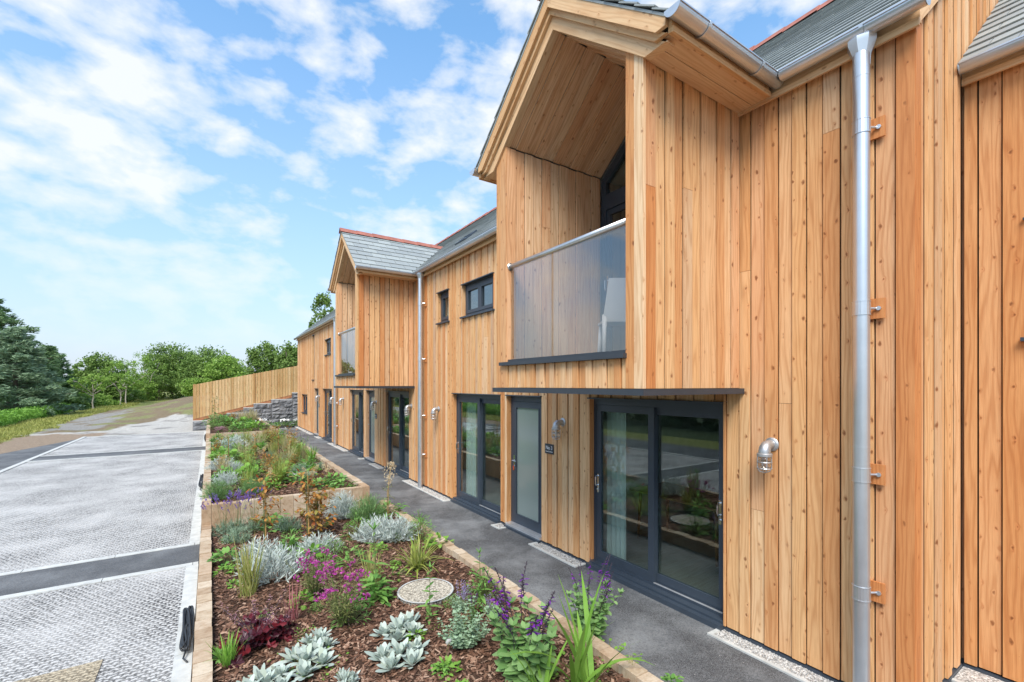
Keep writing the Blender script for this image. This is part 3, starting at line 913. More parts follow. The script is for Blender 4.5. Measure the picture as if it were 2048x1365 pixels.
# ------------------------------------------------------------------ balcony bays
def bay(y0, y1):
    c_ = (y0 + y1) / 2; h = (y1 - y0) / 2
    op0, op1 = y0 + 0.175, y1 - 0.20                  # balcony opening between the posts
    zs = 5.035; za = 5.78                              # springing and apex of the opening
    zsof = lambda y: za - abs(y - c_) * SL
    ez = ZE - 0.02; za_s = ez + (h + OV) * SL          # slate plane: eave, apex
    cl = MB()
    for ys_, N_ in ((y0, -1), (y1, 1)):
        clad(cl, (0, ys_, 0), (1, 0, 0), (0, N_, 0), XF + 0.03, W - 0.003, 2.30, EZ + 0.02, (), 0.118, 0.013, gap=0.006)
    for ys_, s_ in ((y0, 1), (y1, -1)):
        mb_ = MB(); mb_.box(XF + 0.03, ys_ + s_ * 0.045, 2.30, W + 0.04, ys_ + s_ * 0.055, EZ + 0.1)
        mb_.build('membrane', M['membrane'], house)
    # strip under the sill
    clad(cl, (XF, 0, 0), (0, 1, 0), (-1, 0, 0), y0 + 0.06, y1 - 0.06, 2.30, 2.545, (), 0.085, 0.012)
    # posts on the front
    for a, b_ in ((y0 - 0.003, y0 + 0.088), (y0 + 0.0895, op0), (op1, y1 - 0.088), (y1 - 0.0865, y1 + 0.003)):
        cl.board((XF, 0, 0), (0, 1, 0), (0, 0, 1), (-1, 0, 0), a, b_, 2.30, 2.30, zsof(a) + 0.12, zsof(b_) + 0.12, -0.03, 0.004 if abs(a - op0) > .2 else 0.002)
    body = cl.build('balcony_bay', M['larch'], house)
    # lining of the recess: side walls, sloping ceiling, ends of the front posts
    li = MB()
    XB = W + 0.115
    clad(li, (0, op1, 0), (1, 0, 0), (0, -1, 0), XF - 0.002, XB, 2.56, zsof(op1) - 0.01, (), 0.132, 0.012, gap=0.006)
    clad(li, (0, op0, 0), (1, 0, 0), (0, 1, 0), XF - 0.002, XB, 2.56, zsof(op0) - 0.01, (), 0.132, 0.012, gap=0.006)
    for sgn in (-1, 1):
        U_ = Vector((0, sgn, -SL)); ln = U_.length; U_.normalize()
        N_ = Vector((0, -sgn * SL, -1)).normalized()
        x = XF + 0.0
        k = 0
        ol = (op0 if sgn < 0 else op1)
        L_ = abs(ol - c_) * ln
        while x < XB - 0.01:
            e = min(XB, x + 0.136); d = 0.0 if k % 2 else -0.014; gq = 0.006 if k % 2 else 0.0
            li.board((0, c_, za), (1, 0, 0), U_, N_, x + gq, e - gq, 0.0, 0.0, L_, L_, d - 0.018, d)
            x = e; k += 1
    li.build('recess_lining', M['larch_in'], body)
    fl = MB(); fl.box(XF + 0.03, y0 + 0.03, 2.30, W + 0.1, y1 - 0.03, 2.56)
    fl.build('balcony_floor', M['canopymetal'], body)
    # front gable: inner arch timber, stepped barge boards
    bg_ = MB()
    OVF = h + OV - 0.085
    for sgn in (-1, 1):
        def ch(top, bot, x0, x1, reach, cutz):
            """one rafter of the gable front between two parallel slopes, cut level at cutz"""
            pts = []
            zt = lambda d: za + top - d * SL
            zb = lambda d: za + bot - d * SL
            dcut = (za + bot - cutz) / SL
            poly = [(0, zb(0)), (min(dcut, reach), max(zb(reach), cutz)), (reach, max(zb(reach), cutz)), (reach, zt(reach)), (0, zt(0))]
            poly = [(c_ + sgn * a, b_) for a, b_ in poly]
            if sgn < 0: poly = poly[::-1]
            o_ = []
            for p_ in poly:
                if not o_ or (Vector(p_) - Vector(o_[-1])).length > 1e-4: o_.append(p_)
            bg_.prism(o_, 'x', x0, x1)
        ch(0.16, 0.0, XF - 0.028, XF + 0.05, OVF - 0.02, EZ - 0.03)
        ch(0.215, 0.13, XF - 0.062, XF - 0.0285, OVF, EZ + 0.0)
        ch(za_s - za - 0.02, 0.19, XF - 0.095, XF - 0.0625, OVF + 0.012, EZ + 0.03)
    bg_.build('bargeboard', M['trim'], body)
    # eaves: boxed soffit, fascia
    for sgn, ys_ in ((-1, y0), (1, y1)):
        sf = MB()
        a, b_ = sorted((ys_ + sgn * 0.001, ys_ + sgn * (OV - 0.075)))
        m_ = (a + b_) / 2
        sf.board((0, 0, EZ), (0, 1, 0), (1, 0, 0), (0, 0, -1), a, m_ - 0.002, XF - 0.02, XF - 0.02, W - 0.06, W - 0.06, -0.02, 0.0)
        sf.board((0, 0, EZ), (0, 1, 0), (1, 0, 0), (0, 0, -1), m_ + 0.002, b_, XF - 0.02, XF - 0.02, W - 0.06, W - 0.06, -0.016, 0.004)
        yf = ys_ + sgn * (OV - 0.075)
        sf.board((0, yf, 0), (0, 0, 1), (1, 0, 0), (0, sgn, 0), EZ - 0.02, EZ + 0.10, XF - 0.06, XF - 0.06, W - 0.1, W - 0.1, 0.0, 0.03)
        sf.board((0, yf, 0), (0, 0, 1), (1, 0, 0), (0, sgn, 0), EZ - 0.028, EZ + 0.015, XF - 0.062, XF - 0.062, W - 0.1, W - 0.1, 0.0305, 0.045)
        sf.build('soffit', M['trim'], body)
    # roof
    rm = MB()
    Lr = math.hypot(h + OV, (h + OV) * SL)
    XV = lambda d: XE + (ez + d * SL / math.hypot(1, SL) - ZE) / SL + 0.03
    for sgn in (-1, 1):
        ye = c_ + sgn * (h + OV)
        slates(rm, (XF - 0.115, ye, ez), (0, -sgn, SL), (1, 0, 0), 12, Lr, 0.212,
               lambda d0, d1: (0, XV(d0) - XF + 0.115, 0, XV(d1) - XF + 0.115), sw=0.34)
        hn = Vector((0, sgn * SL, 1)).normalized()
        e0, e1 = Vector((XF - 0.10, ye, ez)), Vector((XF - 0.10, c_, za_s))
        f0, f1 = Vector((XV(0), ye, ez)), Vector((XV(Lr), c_, za_s))
        lo = [e0 - hn * .03, e1 - hn * .03, f1 - hn * .03, f0 - hn * .03]; hi = [q + hn * 0.018 for q in lo]
        rm.hexa(lo + hi)
    rf = rm.build('bay_roof', M['slate'], body)
    rt = MB(); ridge_tiles(rt, (XF - 0.14, c_, za_s + 0.0), (XV(Lr) + 0.05, c_, za_s + 0.0), 7)
    rt.build('ridge_tile', M['terracotta'], body)
    for sgn, ys_ in ((-1, y0), (1, y1)):
        yg = ys_ + sgn * (OV + 0.012)
        gm = MB()
        gutter(gm, (XF - 0.125, yg, GZ - 0.005), (GX + 0.062, yg, GZ - 0.005), cap0=True)
        for x in (XF + 0.22, XF + 0.95):
            st = MB(); strap(st, (x, yg, GZ - 0.005), (1, 0, 0)); st.build('bracket', M['zinc'], body)
        gm.build('gutter', M['zinc'], body)
    # canopy edge under the bay, sill, glass balustrade
    cm = MB()
    cm.box(XF - 0.035, y0 - 0.035, 2.246, W - 0.002, y1 + 0.045, 2.296)
    cm.build('canopy', M['canopymetal'], body)
    sm = MB(); sm.box(XF - 0.045, op0 - 0.012, 2.547, XF + 0.16, op1 + 0.09, 2.585)
    sm.box(XF + 0.02, op0 + .002, 2.585, XF + 0.10, op1 - .002, 2.615)
    sm.build('sill', M['canopymetal'], body)
    mid = (op0 + op1) / 2 + 0.12
    for a, b_ in ((op0 + 0.03, mid - 0.012), (mid + 0.012, op1 - 0.03)):
        gp = MB(); gp.box(XF + 0.05, a, 2.60, XF + 0.066, b_, 3.655)
        gp.build('glass_panel', M['bglass'], body)
    hr = MB(); hr.tube([(XF + 0.058, op0 + .002, 3.675), (XF + 0.058, op1 - 0.002, 3.675)], 0.031, 16)
    hr.lathe([(0.045, 0), (0.045, -0.008)], (XF + 0.058, op1 - 0.001, 3.675), 'y', 14)
    hr.build('handrail', M['steel'], body, smooth=True)
    # glazed gable at the back of the recess
    XW = W + 0.12
    gd = MB()
    fr = 0.085
    gd.box(XW, op0, 2.56, XW + 0.08, op0 + fr, zsof(op0) - 0.05); gd.box(XW, op1 - fr, 2.56, XW + 0.08, op1, zsof(op1) - 0.05)
    gd.box(XW, op0 + fr, 2.56, XW + 0.08, op1 - fr, 2.62)
    gd.box(XW - 0.005, op0 + fr, 4.60, XW + 0.085, op1 - fr, 4.80)
    gd.box(XW + 0.01, c_ - 0.06, 2.62, XW + 0.07, c_ + 0.06, 4.60); gd.box(XW + 0.01, c_ - 0.04, 4.80, XW + 0.07, c_ + 0.04, zsof(c_) - 0.1)
    for sgn in (-1, 1):
        e = op0 if sgn < 0 else op1
        q = [(c_, za - 0.02), (e, zsof(e) - 0.02), (e, zsof(e) - 0.15), (c_, za - 0.15)]
        gd.prism(q if sgn < 0 else q[::-1], 'x', XW + 0.002, XW + 0.078)
        a, b_ = (op0 + fr, c_ - 0.06) if sgn < 0 else (c_ + 0.06, op1 - fr)
        for p, q_, z0, z1 in ((a, a + 0.06, 2.62, 4.60), (b_ - 0.06, b_, 2.62, 4.60), (a + .06, b_ - .06, 2.62, 2.70), (a + .06, b_ - .06, 4.53, 4.60)):
            gd.box(XW + 0.015, p, z0, XW + 0.06, q_, z1)
    gdo = gd.build('balcony_window', M['anthracite'], body)
    for sgn in (-1, 1):
        a, b_ = (op0 + fr, c_ - 0.06) if sgn < 0 else (c_ + 0.06, op1 - fr)
        pm = MB(); pm.box(XW + 0.03, a + 0.05, 2.69, XW + 0.038, b_ - 0.05, 4.54)
        pm.build('pane', M['glass'], body)
        pm = MB()
        e = op0 + fr if sgn < 0 else op1 - fr
        q = [(c_ + sgn * .04, 4.80), (e, 4.80), (e, zsof(e) - 0.1), (c_ + sgn * .04, za - 0.14)]
        pm.prism(q if sgn > 0 else q[::-1], 'x', XW + 0.03, XW + 0.038)
        pm.build('pane', M['glass'], body)
    hm = MB()
    for yy in (op1 - fr - 0.03,):
        hm.box(XW - 0.006, yy - 0.014, 3.50, XW + 0.016, yy + 0.014, 3.74)
        hm.tube([(XW, yy - 0.0, 3.68), (XW - 0.045, yy, 3.68), (XW - 0.05, yy - 0.0, 3.67), (XW - 0.05, yy, 3.56), (XW - 0.045, yy, 3.55), (XW, yy, 3.55)], 0.008, 8)
    hm.build('handle', M['chrome'], body)
    return body
for a, b_ in BAYS: bay(a, b_)

# ------------------------------------------------------------------ doors and windows of the front
def ringframe(mb, x0, x1, a, b_, z0, z1, t, tb=None, tt=None):
    tb = t if tb is None else tb; tt = t if tt is None else tt
    mb.box(x0, a, z0, x1, a + t, z1); mb.box(x0, b_ - t, z0, x1, b_, z1)
    mb.box(x0, a + t, z0, x1, b_ - t, z0 + tb); mb.box(x0, a + t, z1 - tt, x1, b_ - t, z1)
def lever(mb, x, y, z, s_=1):
    """long plate with lever"""
    mb.box(x - 0.008, y - 0.016, z - 0.12, x, y + 0.016, z + 0.12)
    mb.tube([(x, y, z + 0.04), (x - 0.05, y, z + 0.04), (x - 0.055, y + 0.01 * s_, z + 0.04), (x - 0.055, y + 0.12 * s_, z + 0.04)], 0.009, 8)
    mb.lathe([(0.012, 0), (0.012, -0.012)], (x - 0.004, y, z - 0.06), 'x', 10)
def pull(mb, x, y, z, s_=1):
    """D handle with escutcheon on a sliding leaf"""
    mb.box(x - 0.008, y - 0.015, z - 0.13, x, y + 0.015, z + 0.11)
    mb.tube([(x, y, z + 0.085), (x - 0.04, y, z + 0.085), (x - 0.052, y, z + 0.07), (x - 0.052, y, z - 0.02), (x - 0.04, y, z - 0.035), (x, y, z - 0.035)], 0.0085, 8)
    mb.lathe([(0.013, 0), (0.013, -0.015)], (x - 0.004, y, z - 0.09), 'x', 10)
for i, (a, b_) in enumerate(SLIDERS):
    m_ = MB()
    X = W + 0.075
    a1, b1 = a + 0.004, b_ - 0.004
    ringframe(m_, X, X + 0.13, a1, b1, 0.0, DH - 0.004, 0.034, 0.05, 0.075)
    m_.box(W - 0.035, a - 0.004, DH - 0.005, W + 0.075, b_ + 0.012, DH + 0.012)
    sl = m_.build('sliding_door', M['anthracite'], house)
    c_ = (a + b_) / 2
    # outer leaf on the far side, inner leaf on the near side
    l1 = MB(); ringframe(l1, X + 0.008, X + 0.050, c_ - 0.04, b1 - 0.034, 0.052, DH - 0.082, 0.085, 0.10)
    l1.build('door_leaf', M['anthracite'], sl)
    l2 = MB(); ringframe(l2, X + 0.052, X + 0.094, a1 + 0.034, c_ + 0.045, 0.052, DH - 0.082, 0.085, 0.10)
    l2.build('door_leaf', M['anthracite'], sl)
    p1 = MB(); p1.box(X + 0.03, c_ + 0.04, 0.15, X + 0.038, b1 - 0.125, DH - 0.165); p1.build('pane', M['glass'], sl)
    p2 = MB(); p2.box(X + 0.072, a1 + 0.115, 0.15, X + 0.080, c_ - 0.035, DH - 0.165); p2.build('pane', M['glass'], sl)
    h1 = MB(); pull(h1, X + 0.008, b1 - 0.075, 1.05); h1.build('handle', M['chrome'], sl)
    h2 = MB(); pull(h2, X + 0.052, a1 + 0.10, 1.05); h2.build('handle', M['chrome'], sl)
    t_ = MB(); t_.box(W - 0.06, a - 0.006, -0.064, X + 0.001, b_ + 0.006, -0.006); t_.box(W - 0.005, a + .002, -0.006, X - .001, b_ - .002, 0.018)
    t_.build('sill', M['anthracite'], sl)
    t_ = MB(); t_.box(X - 0.002, a1 + 0.05, 0.0505, X + 0.02, c_ - 0.04, 0.0565); t_.build('track', M['alu'], sl)
for i, (a, b_) in enumerate(DOORS):
    m_ = MB(); X = W + 0.085
    a1, b1 = a + 0.004, b_ - 0.004
    ringframe(m_, X, X + 0.08, a1, b1, 0.02, DH - 0.004, 0.065, 0.03, 0.09)
    m_.box(W - 0.035, a - 0.01, DH - 0.005, W + 0.085, b_ + 0.012, DH + 0.012)
    d_ = m_.build('door', M['anthracite'], house)
    l1 = MB(); ringframe(l1, X - 0.008, X + 0.05, a1 + 0.067, b1 - 0.067, 0.055, DH - 0.098, 0.10, 0.13)
    ringframe(l1, X - 0.014, X - 0.009, a1 + 0.15, b1 - 0.15, 0.17, DH - 0.18, 0.018)
    l1.build('door_leaf', M['anthracite'], d_)
    p1 = MB(); p1.box(X + 0.012, a1 + 0.165, 0.185, X + 0.022, b1 - 0.165, DH - 0.195); p1.build('pane', M['frost'], d_)
    h1 = MB(); lever(h1, X - 0.008, b1 - 0.115, 1.03, -1); h1.build('handle', M['chrome'], d_)
    if i == 0:
        kf = MB()
        kf.box(X - 0.034, b1 - 0.125, 0.935, X - 0.028, b1 - 0.105, 0.975); kf.box(X - 0.034, b1 - 0.125, 0.905, X - 0.028, b1 - 0.108, 0.932)
        kf.build('key', M['f_red'], d_)
    t_ = MB(); t_.box(W - 0.06, a - 0.006, -0.064, X - .001, b_ + 0.006, -0.02); t_.build('sill', M['anthracite'], d_)
    t_ = MB(); t_.box(W - 0.03, a + .004, -0.0195, X + 0.08, b_ - .004, 0.019); t_.build('threshold', M['alu'], d_)
for i, (a, b_, z0, z1, n) in enumerate(WINS):
    m_ = MB(); X = W + 0.075
    ringframe(m_, X, X + 0.07, a + .004, b_ - .004, z0 + .004, z1 - .004, 0.06)
    m_.box(W - 0.03, a - 0.02, z1 - .004, W + 0.075, b_ + 0.02, z1 + 0.014)
    wn = m_.build('window', M['anthracite'], house)
    w_ = (b_ - a - 0.128) / n
    for k in range(n):
        p, q = a + 0.064 + k * w_, a + 0.064 + (k + 1) * w_
        f_ = MB(); ringframe(f_, X - 0.012, X + 0.05, p + .002, q - .002, z0 + 0.066, z1 - 0.066, 0.062); f_.build('sash', M['anthracite'], wn)
        g_ = MB(); g_.box(X + 0.02, p + 0.06, z0 + 0.125, X + 0.028, q - 0.06, z1 - 0.125); g_.build('pane', M['glass'], wn)
    s_ = MB(); s_.box(W - 0.04, a - 0.035, z0 - 0.028, X + .001, b_ + 0.035, z0 + 0.003); s_.build('sill', M['anthracite'], wn)

# ------------------------------------------------------------------ rainwater pipes
for i, (y, hopper) in enumerate(((1.393, True), (9.975, False), (18.65, False))):
    p_ = MB(); X = W - 0.115
    p_.tube([(X, y, -0.15), (X, y, 4.80)], 0.053, 20, cap=False)
    for z in (1.86, 4.62):
        p_.tube([(X, y, z), (X, y, z + 0.012)], 0.0545, 20)
    p_.lathe([(0.054, 4.70), (0.057, 4.78), (0.092, 4.87), (0.094, 4.905), (0.06, 4.91)], (X + 0.01, y, 0), 'z', 8 if hopper else 12)
    pp = p_.build('drainpipe', M['zinc'], house, smooth=True)
    try:
        pp.data.set_sharp_from_angle(angle=R(35))
    except Exception: pass
    for z in ((0.78, 1.66, 2.90, 4.25) if i == 0 else (0.72, 1.62, 2.93, 4.22)):
        b2 = MB()
        b2.tube([(X, y, z - 0.05), (X, y, z + 0.05)], 0.0565, 20)
        for e in (-0.05, 0.05): b2.tube([(X, y, z + e - .003), (X, y, z + e + .003)], 0.0585, 20)
        b2.tube([(X + 0.03, y - 0.03, z), (W - 0.012, y - 0.075, z)], 0.009, 8)
        b2.lathe([(0.016, 0), (0.016, -0.012)], (W - 0.022, y - 0.078, z), 'x', 8)
        b2.build('bracket', M['zinc'], pp)
        b3 = MB(); b3.board((W, y, 0), (0, 1, 0), (0, 0, 1), (-1, 0, 0), -0.112, 0.0, z - 0.075, z - 0.075, z + 0.075, z + 0.075, 0.002, 0.02)
        b3.build('backing_block', M['larch'], pp)

# ------------------------------------------------------------------ the lower wing at the frame edge
wing = thing('timber_house', 'set-back larch-clad house wing beside the gable end at the frame edge', 'house', (5.32, Y0, 0))
WX = 5.32
m_ = MB()
ww = (0.10, 0.74, 2.70, 3.62)
clad(m_, (WX, 0, 0), (0, 1, 0), (-1, 0, 0), -5.0, Y0 - 0.006, -0.02, EZ + 0.03, [ww], 0.13, 0.014)
m_.build('wall', M['larch'], wing)
m_ = MB(); wallcells(m_, 'x', WX + 0.043, WX + 0.10, -5, Y0 - .006, -0.2, EZ + .1, [ww]); m_.build('membrane', M['membrane'], wing)
m_ = MB(); X = WX + 0.05
ringframe(m_, X, X + 0.07, ww[0], ww[1], ww[2], ww[3], 0.06); m_.box(WX - 0.03, ww[0] - .02, ww[3], WX + .05, ww[1] + .02, ww[3] + .016)
wn = m_.build('window', M['anthracite'], wing)
g_ = MB(); g_.box(X + 0.02, ww[0] + .05, ww[2] + .05, X + 0.03, ww[1] - .05, ww[3] - .05); g_.build('pane', M['glass'], wn)
s_ = MB(); s_.box(WX - 0.05, ww[0] - .03, ww[2] - .03, WX + .05, ww[1] + .03, ww[2]); s_.build('sill', M['anthracite'], wn)
m_ = MB(); m_.box(WX - .002, -5, -0.075, WX + .042, Y0 - .006, -0.035); m_.box(WX + .012, -5, -0.16, WX + .042, Y0 - .006, -0.08); m_.build('plinth', M['anthracite'], wing)
m_ = MB()
slates(m_, (WX - 0.19, -5, ZE), (1, 0, SL), (0, 1, 0), 16, 3.6, 0.20, lambda a, b_: (0, 5 + Y0 - 0.012, 0, 5 + Y0 - 0.012), sw=0.36)
wr = m_.build('roof', M['slate'], wing)
m_ = MB()
m_.board((WX, 0, 0), (0, 0, 1), (0, 1, 0), (-1, 0, 0), EZ, EZ + 0.11, -5, -5, Y0 - .006, Y0 - .006, 0.002, 0.036)
m_.board((WX, 0, 0), (0, 0, 1), (0, 1, 0), (-1, 0, 0), EZ - .03, EZ + 0.025, -5, -5, Y0 - .006, Y0 - .006, 0.0365, 0.058)
m_.build('fascia', M['trim'], wing)
m_ = MB(); gutter(m_, (WX - 0.135, -5, GZ), (WX - 0.135, Y0 - 0.02, GZ), cap1=True); m_.build('gutter', M['zinc'], wing)
# verge board on the taller gable
m_ = MB()
U_ = Vector((1, 0, SL)).normalized()
m_.board((XE + 0.12, Y0, ZE + 0.10 - 0.055), Vector((-SL, 0, 1)).normalized(), U_, (0, -1, 0), -0.13, -0.005, 0, 0, 3.6, 3.6, 0.003, 0.024)
m_.build('verge_board', M['trim'], house)
# ------------------------------------------------------------------ lamps, signs, things on the house
M['lampglass'] = glass('ribbed lamp glass', (0.93, 0.90, 0.86), 0.12, 0.7, 2.0, 0.15)
M['lampmetal'] = plain('dull cast aluminium', (0.50, 0.51, 0.52), 0.42, 0.75, var=0.12, scale=30)
def lamp_parts(root):
    m_ = MB()
    m_.lathe([(0.056, 0.0), (0.056, -0.008), (0.050, -0.014), (0.040, -0.018)], (0, 0, 0), 'x', 18)
    m_.tube([(-0.012, 0, 0), (-0.055, 0, 0), (-0.088, 0, -0.006), (-0.108, 0, -0.024), (-0.114, 0, -0.048), (-0.114, 0, -0.064)], [0.036, 0.036, 0.040, 0.043, 0.044, 0.044], 16)
    m_.lathe([(0.050, -0.062), (0.056, -0.068), (0.056, -0.086), (0.048, -0.092)], (-0.114, 0, 0), 'z', 18)
    m_.build('arm', M['lampmetal'], root, world=False, smooth=True).data.set_sharp_from_angle(angle=R(35))
    m_ = MB()
    for z in (-0.132, -0.182):
        m_.tube([(-0.114 + 0.053 * math.cos(t * math.pi / 8), 0.053 * math.sin(t * math.pi / 8), z) for t in range(17)], 0.0045, 6, cap=False)
    for k in range(4):
        t = k * math.pi / 2 + math.pi / 4
        cx, cy = math.cos(t), math.sin(t)
        m_.tube([(-0.114 + 0.051 * cx, 0.051 * cy, -0.088), (-0.114 + 0.051 * cx, 0.051 * cy, -0.182), (-0.114 + 0.038 * cx, 0.038 * cy, -0.206), (-0.114, 0, -0.219)], 0.0045, 6)
    m_.build('cage', M['lampmetal'], root, world=False)
    m_ = MB(); m_.lathe([(0.040, -0.088), (0.042, -0.11), (0.042, -0.165), (0.034, -0.190), (0.012, -0.203)], (-0.114, 0, 0), 'z', 18)
    m_.build('lamp_glass', M['lampglass'], root, world=False, smooth=True)
LAMPS = [(2.10, 'nearest the tall drainpipe, right of the big sliding door'), (4.985, 'above the No 3 sign by the front door'),
         (9.20, 'just right of the middle drainpipe'), (10.82, 'just left of the middle drainpipe'),
         (13.70, 'above the small sign under the far bay'), (17.72, 'just right of the far drainpipe'),
         (19.30, 'just left of the far drainpipe'), (22.30, 'above the sign at the farthest front door')]
L0 = None
for y, wh in LAMPS:
    if L0 is None:
        L0 = thing('wall_lamp', '', 'wall lamp', (W, y, 1.80), scale=1.1); lamp_parts(L0); o = L0
    else:
        o = copy_tree(L0); o.location = (W, y, 1.80)
    tag(o, 'caged steel wall lamp ' + wh, 'wall lamp', 'caged wall lamps along the cladding')
def text(body, size, loc, parent, align='CENTER'):
    cu = bpy.data.curves.new('lettering', 'FONT'); cu.body = body; cu.size = size; cu.align_x = align; cu.extrude = 0.0012
    o = bpy.data.objects.new('lettering', cu); COL.objects.link(o)
    me = bpy.data.meshes.new_from_object(o); bpy.data.objects.remove(o)
    o = bpy.data.objects.new('lettering', me); COL.objects.link(o)
    me.materials.clear(); me.materials.append(M['white']); o.parent = parent; o.location = loc; o.rotation_euler = (R(90), 0, R(-90))
    return o
for y, no, wh in ((5.285, 'No 3', 'reading No 3 beside the nearest front door'), (13.715, 'No 2', 'beside the front door under the far bay'), (22.36, 'No 1', 'beside the farthest front door')):
    sgn_ = thing('house_sign', 'small dark house number sign ' + wh, 'sign', (W - 0.004, y, 1.385), group='house number signs')
    m_ = MB(); m_.box(-0.008, -0.10, -0.072, 0, 0.10, 0.072); m_.build('plate', M['signface'], sgn_, world=False)
    text(no, 0.075, (-0.0095, 0, -0.008), sgn_)
    text('Tower Spa Barns', 0.024, (-0.0095, 0, -0.046), sgn_)
# white chair on the near balcony
ch = thing('chair', 'white plastic stacking chair on the near balcony behind the glass', 'chair', (3.72, 3.47, 2.56), R(52))
def legs(m_, x, y, xt, yt, z, r0=0.017, r1=0.026):
    m_.tube([(x, y, 0), (xt, yt, z)], [r0, r1], 8)
for nm, args in (('leg', (0.24, 0.22, 0.18, 0.19, 0.44)), ('leg', (0.24, -0.22, 0.18, -0.19, 0.44)), ('leg', (-0.30, 0.22, -0.20, 0.2, 0.5)), ('leg', (-0.30, -0.22, -0.20, -0.2, 0.5))):
    m_ = MB(); legs(m_, *args); m_.build(nm, M['white'], ch, world=False, smooth=True)
m_ = MB(); m_.hexa([(-0.21, -0.215, 0.425), (0.225, -0.225, 0.44), (0.225, 0.225, 0.44), (-0.21, 0.215, 0.425), (-0.21, -0.215, 0.445), (0.225, -0.225, 0.465), (0.225, 0.225, 0.465), (-0.21, 0.215, 0.445)])
m_.build('seat', M['white'], ch, world=False)
m_ = MB(); m_.hexa([(-0.215, -0.22, 0.43), (-0.19, -0.22, 0.43), (-0.19, 0.22, 0.43), (-0.215, 0.22, 0.43), (-0.315, -0.17, 0.86), (-0.295, -0.17, 0.86), (-0.295, 0.17, 0.86), (-0.315, 0.17, 0.86)])
m_.build('backrest', M['white'], ch, world=False)
# curtains
def curtain(y0, y1, x, z0, z1, label):
    m_ = MB(); n = max(10, int((y1 - y0) / 0.012)); prev = None; ph = random.uniform(0, 6)
    for k in range(n + 1):
        t = k / n; y = y0 + (y1 - y0) * t
        dx = 0.035 * math.sin(ph + t * (y1 - y0) * 75) + 0.012 * math.sin(ph * 2 + t * 23)
        i = m_.add([(x + dx, y, z0), (x + dx * 0.8, y, z1), (x + dx + 0.004, y, z0), (x + dx * 0.8 + 0.004, y, z1)])
        if prev is not None:
            m_.face([prev, i, i + 1, prev + 1]); m_.face([prev + 2, prev + 3, i + 3, i + 2])
        prev = i
    o = m_.build('curtain', M['fabric'], smooth=True)
    tag(o, label, 'curtain', 'pale curtains inside the glass doors')
IX = W + 0.30
curtain(4.06, 4.40, IX, 0.03, 2.36, 'pale curtain drawn to the far side inside the big near sliding door')
curtain(8.02, 8.42, IX, 0.03, 2.36, 'pale curtain inside the sliding door left of the No 3 front door')
curtain(11.10, 11.75, IX, 0.03, 2.36, 'pale curtain inside the nearer sliding door under the far bay')
curtain(15.2, 15.8, IX, 0.03, 2.36, 'pale curtain inside the farther sliding door under the far bay')
curtain(3.45, 3.95, IX, 2.62, 4.55, 'pale curtain behind the near balcony door, below the transom')
curtain(2.68, 2.95, IX, 2.62, 4.55, 'narrow pale curtain behind the white balcony chair')
curtain(8.80, 9.16, W + 0.22, 3.72, 4.25, 'pale blind behind the small upper window')
# a table inside the near room
tb = thing('table', 'wooden dining table standing inside behind the near sliding door', 'table', (5.75, 4.05, 0))
for x, y in ((-0.32, -0.62), (0.32, -0.62), (-0.32, 0.62), (0.32, 0.62)):
    m_ = MB(); m_.tube([(x * 1.08, y * 1.04, 0), (x, y, 0.72)], [0.017, 0.026], 10); m_.build('leg', M['darkwood'], tb, world=False, smooth=True)
m_ = MB(); m_.board((0, 0, 0.72), (1, 0, 0), (0, 1, 0), (0, 0, 1), -0.42, 0.42, -0.75, -0.75, 0.75, 0.75, 0.0, 0.03); m_.build('tabletop', M['darkwood'], tb, world=False)
tb = thing('sofa', 'low grey sofa deep inside the room behind the near sliding door', 'sofa', (7.6, 3.2, 0), R(90))
m_ = MB(); m_.box(-0.9, -0.4, 0.08, 0.9, 0.4, 0.42); m_.build('seat', M['fabric'], tb, world=False)
m_ = MB(); m_.box(-0.9, -0.62, 0.08, 0.9, -0.401, 0.85); m_.build('backrest', M['fabric'], tb, world=False)

# ------------------------------------------------------------------ gravel drains at the foot of the wall
DR = [(0.2, 2.60, 'long gravel drain tray at the foot of the wall below the tall drainpipe'), (4.50, 5.54, 'gravel drain tray between the big sliding door and the front door'),
      (6.38, 6.64, 'tiny gravel drain tray left of the No 3 front door'), (8.52, 10.93, 'gravel drain tray round the foot of the middle drainpipe'),
      (12.86, 13.83, 'gravel drain tray under the small sign of the far bay'), (14.8, 15.04, 'tiny gravel drain tray left of the front door under the far bay'),
      (16.9, 19.62, 'gravel drain tray round the foot of the far drainpipe'), (21.55, 22.46, 'short gravel drain tray beside the farthest front door'), (23.5, 28.3, 'gravel drain tray at the far end of the house front')]
for a, b_, lb in DR:
    r_ = thing('gravel_drain', lb, 'drain', (3.98, a, -0.06), group='gravel drains along the wall foot')
    x0, x1 = 3.965, W + 0.010
    m_ = MB(); m_.box(x0, a, -0.09, x0 + 0.035, b_, -0.045); m_.box(x0 + .035, a, -0.09, x1, a + 0.04, -0.047); m_.box(x0 + .035, b_ - 0.04, -0.09, x1, b_, -0.047)
    m_.build('edging', M['concrete'], r_)
    m_ = MB()
    m_.box(x0 + .035, a + .04, -0.09, x1, b_ - .04, -0.057)
    if a < 9:
        for k in range(int((b_ - a) * 700)):
            p = Vector((random.uniform(x0 + .04, x1 - .005), random.uniform(a + .045, b_ - .045), -0.056)); s_ = random.uniform(0.005, 0.011)
            i = m_.add([p + Vector((s_ * math.cos(q), s_ * math.sin(q), 0)) for q in (0, 1.4, 2.9, 4.4)] + [p + Vector((random.uniform(-.3, .3) * s_, random.uniform(-.3, .3) * s_, s_ * 0.9))])
            for q in range(4): m_.face([i + q, i + (q + 1) % 4, i + 4])
    tag(m_.build('gravel', M['gravel'], r_), kind='stuff')
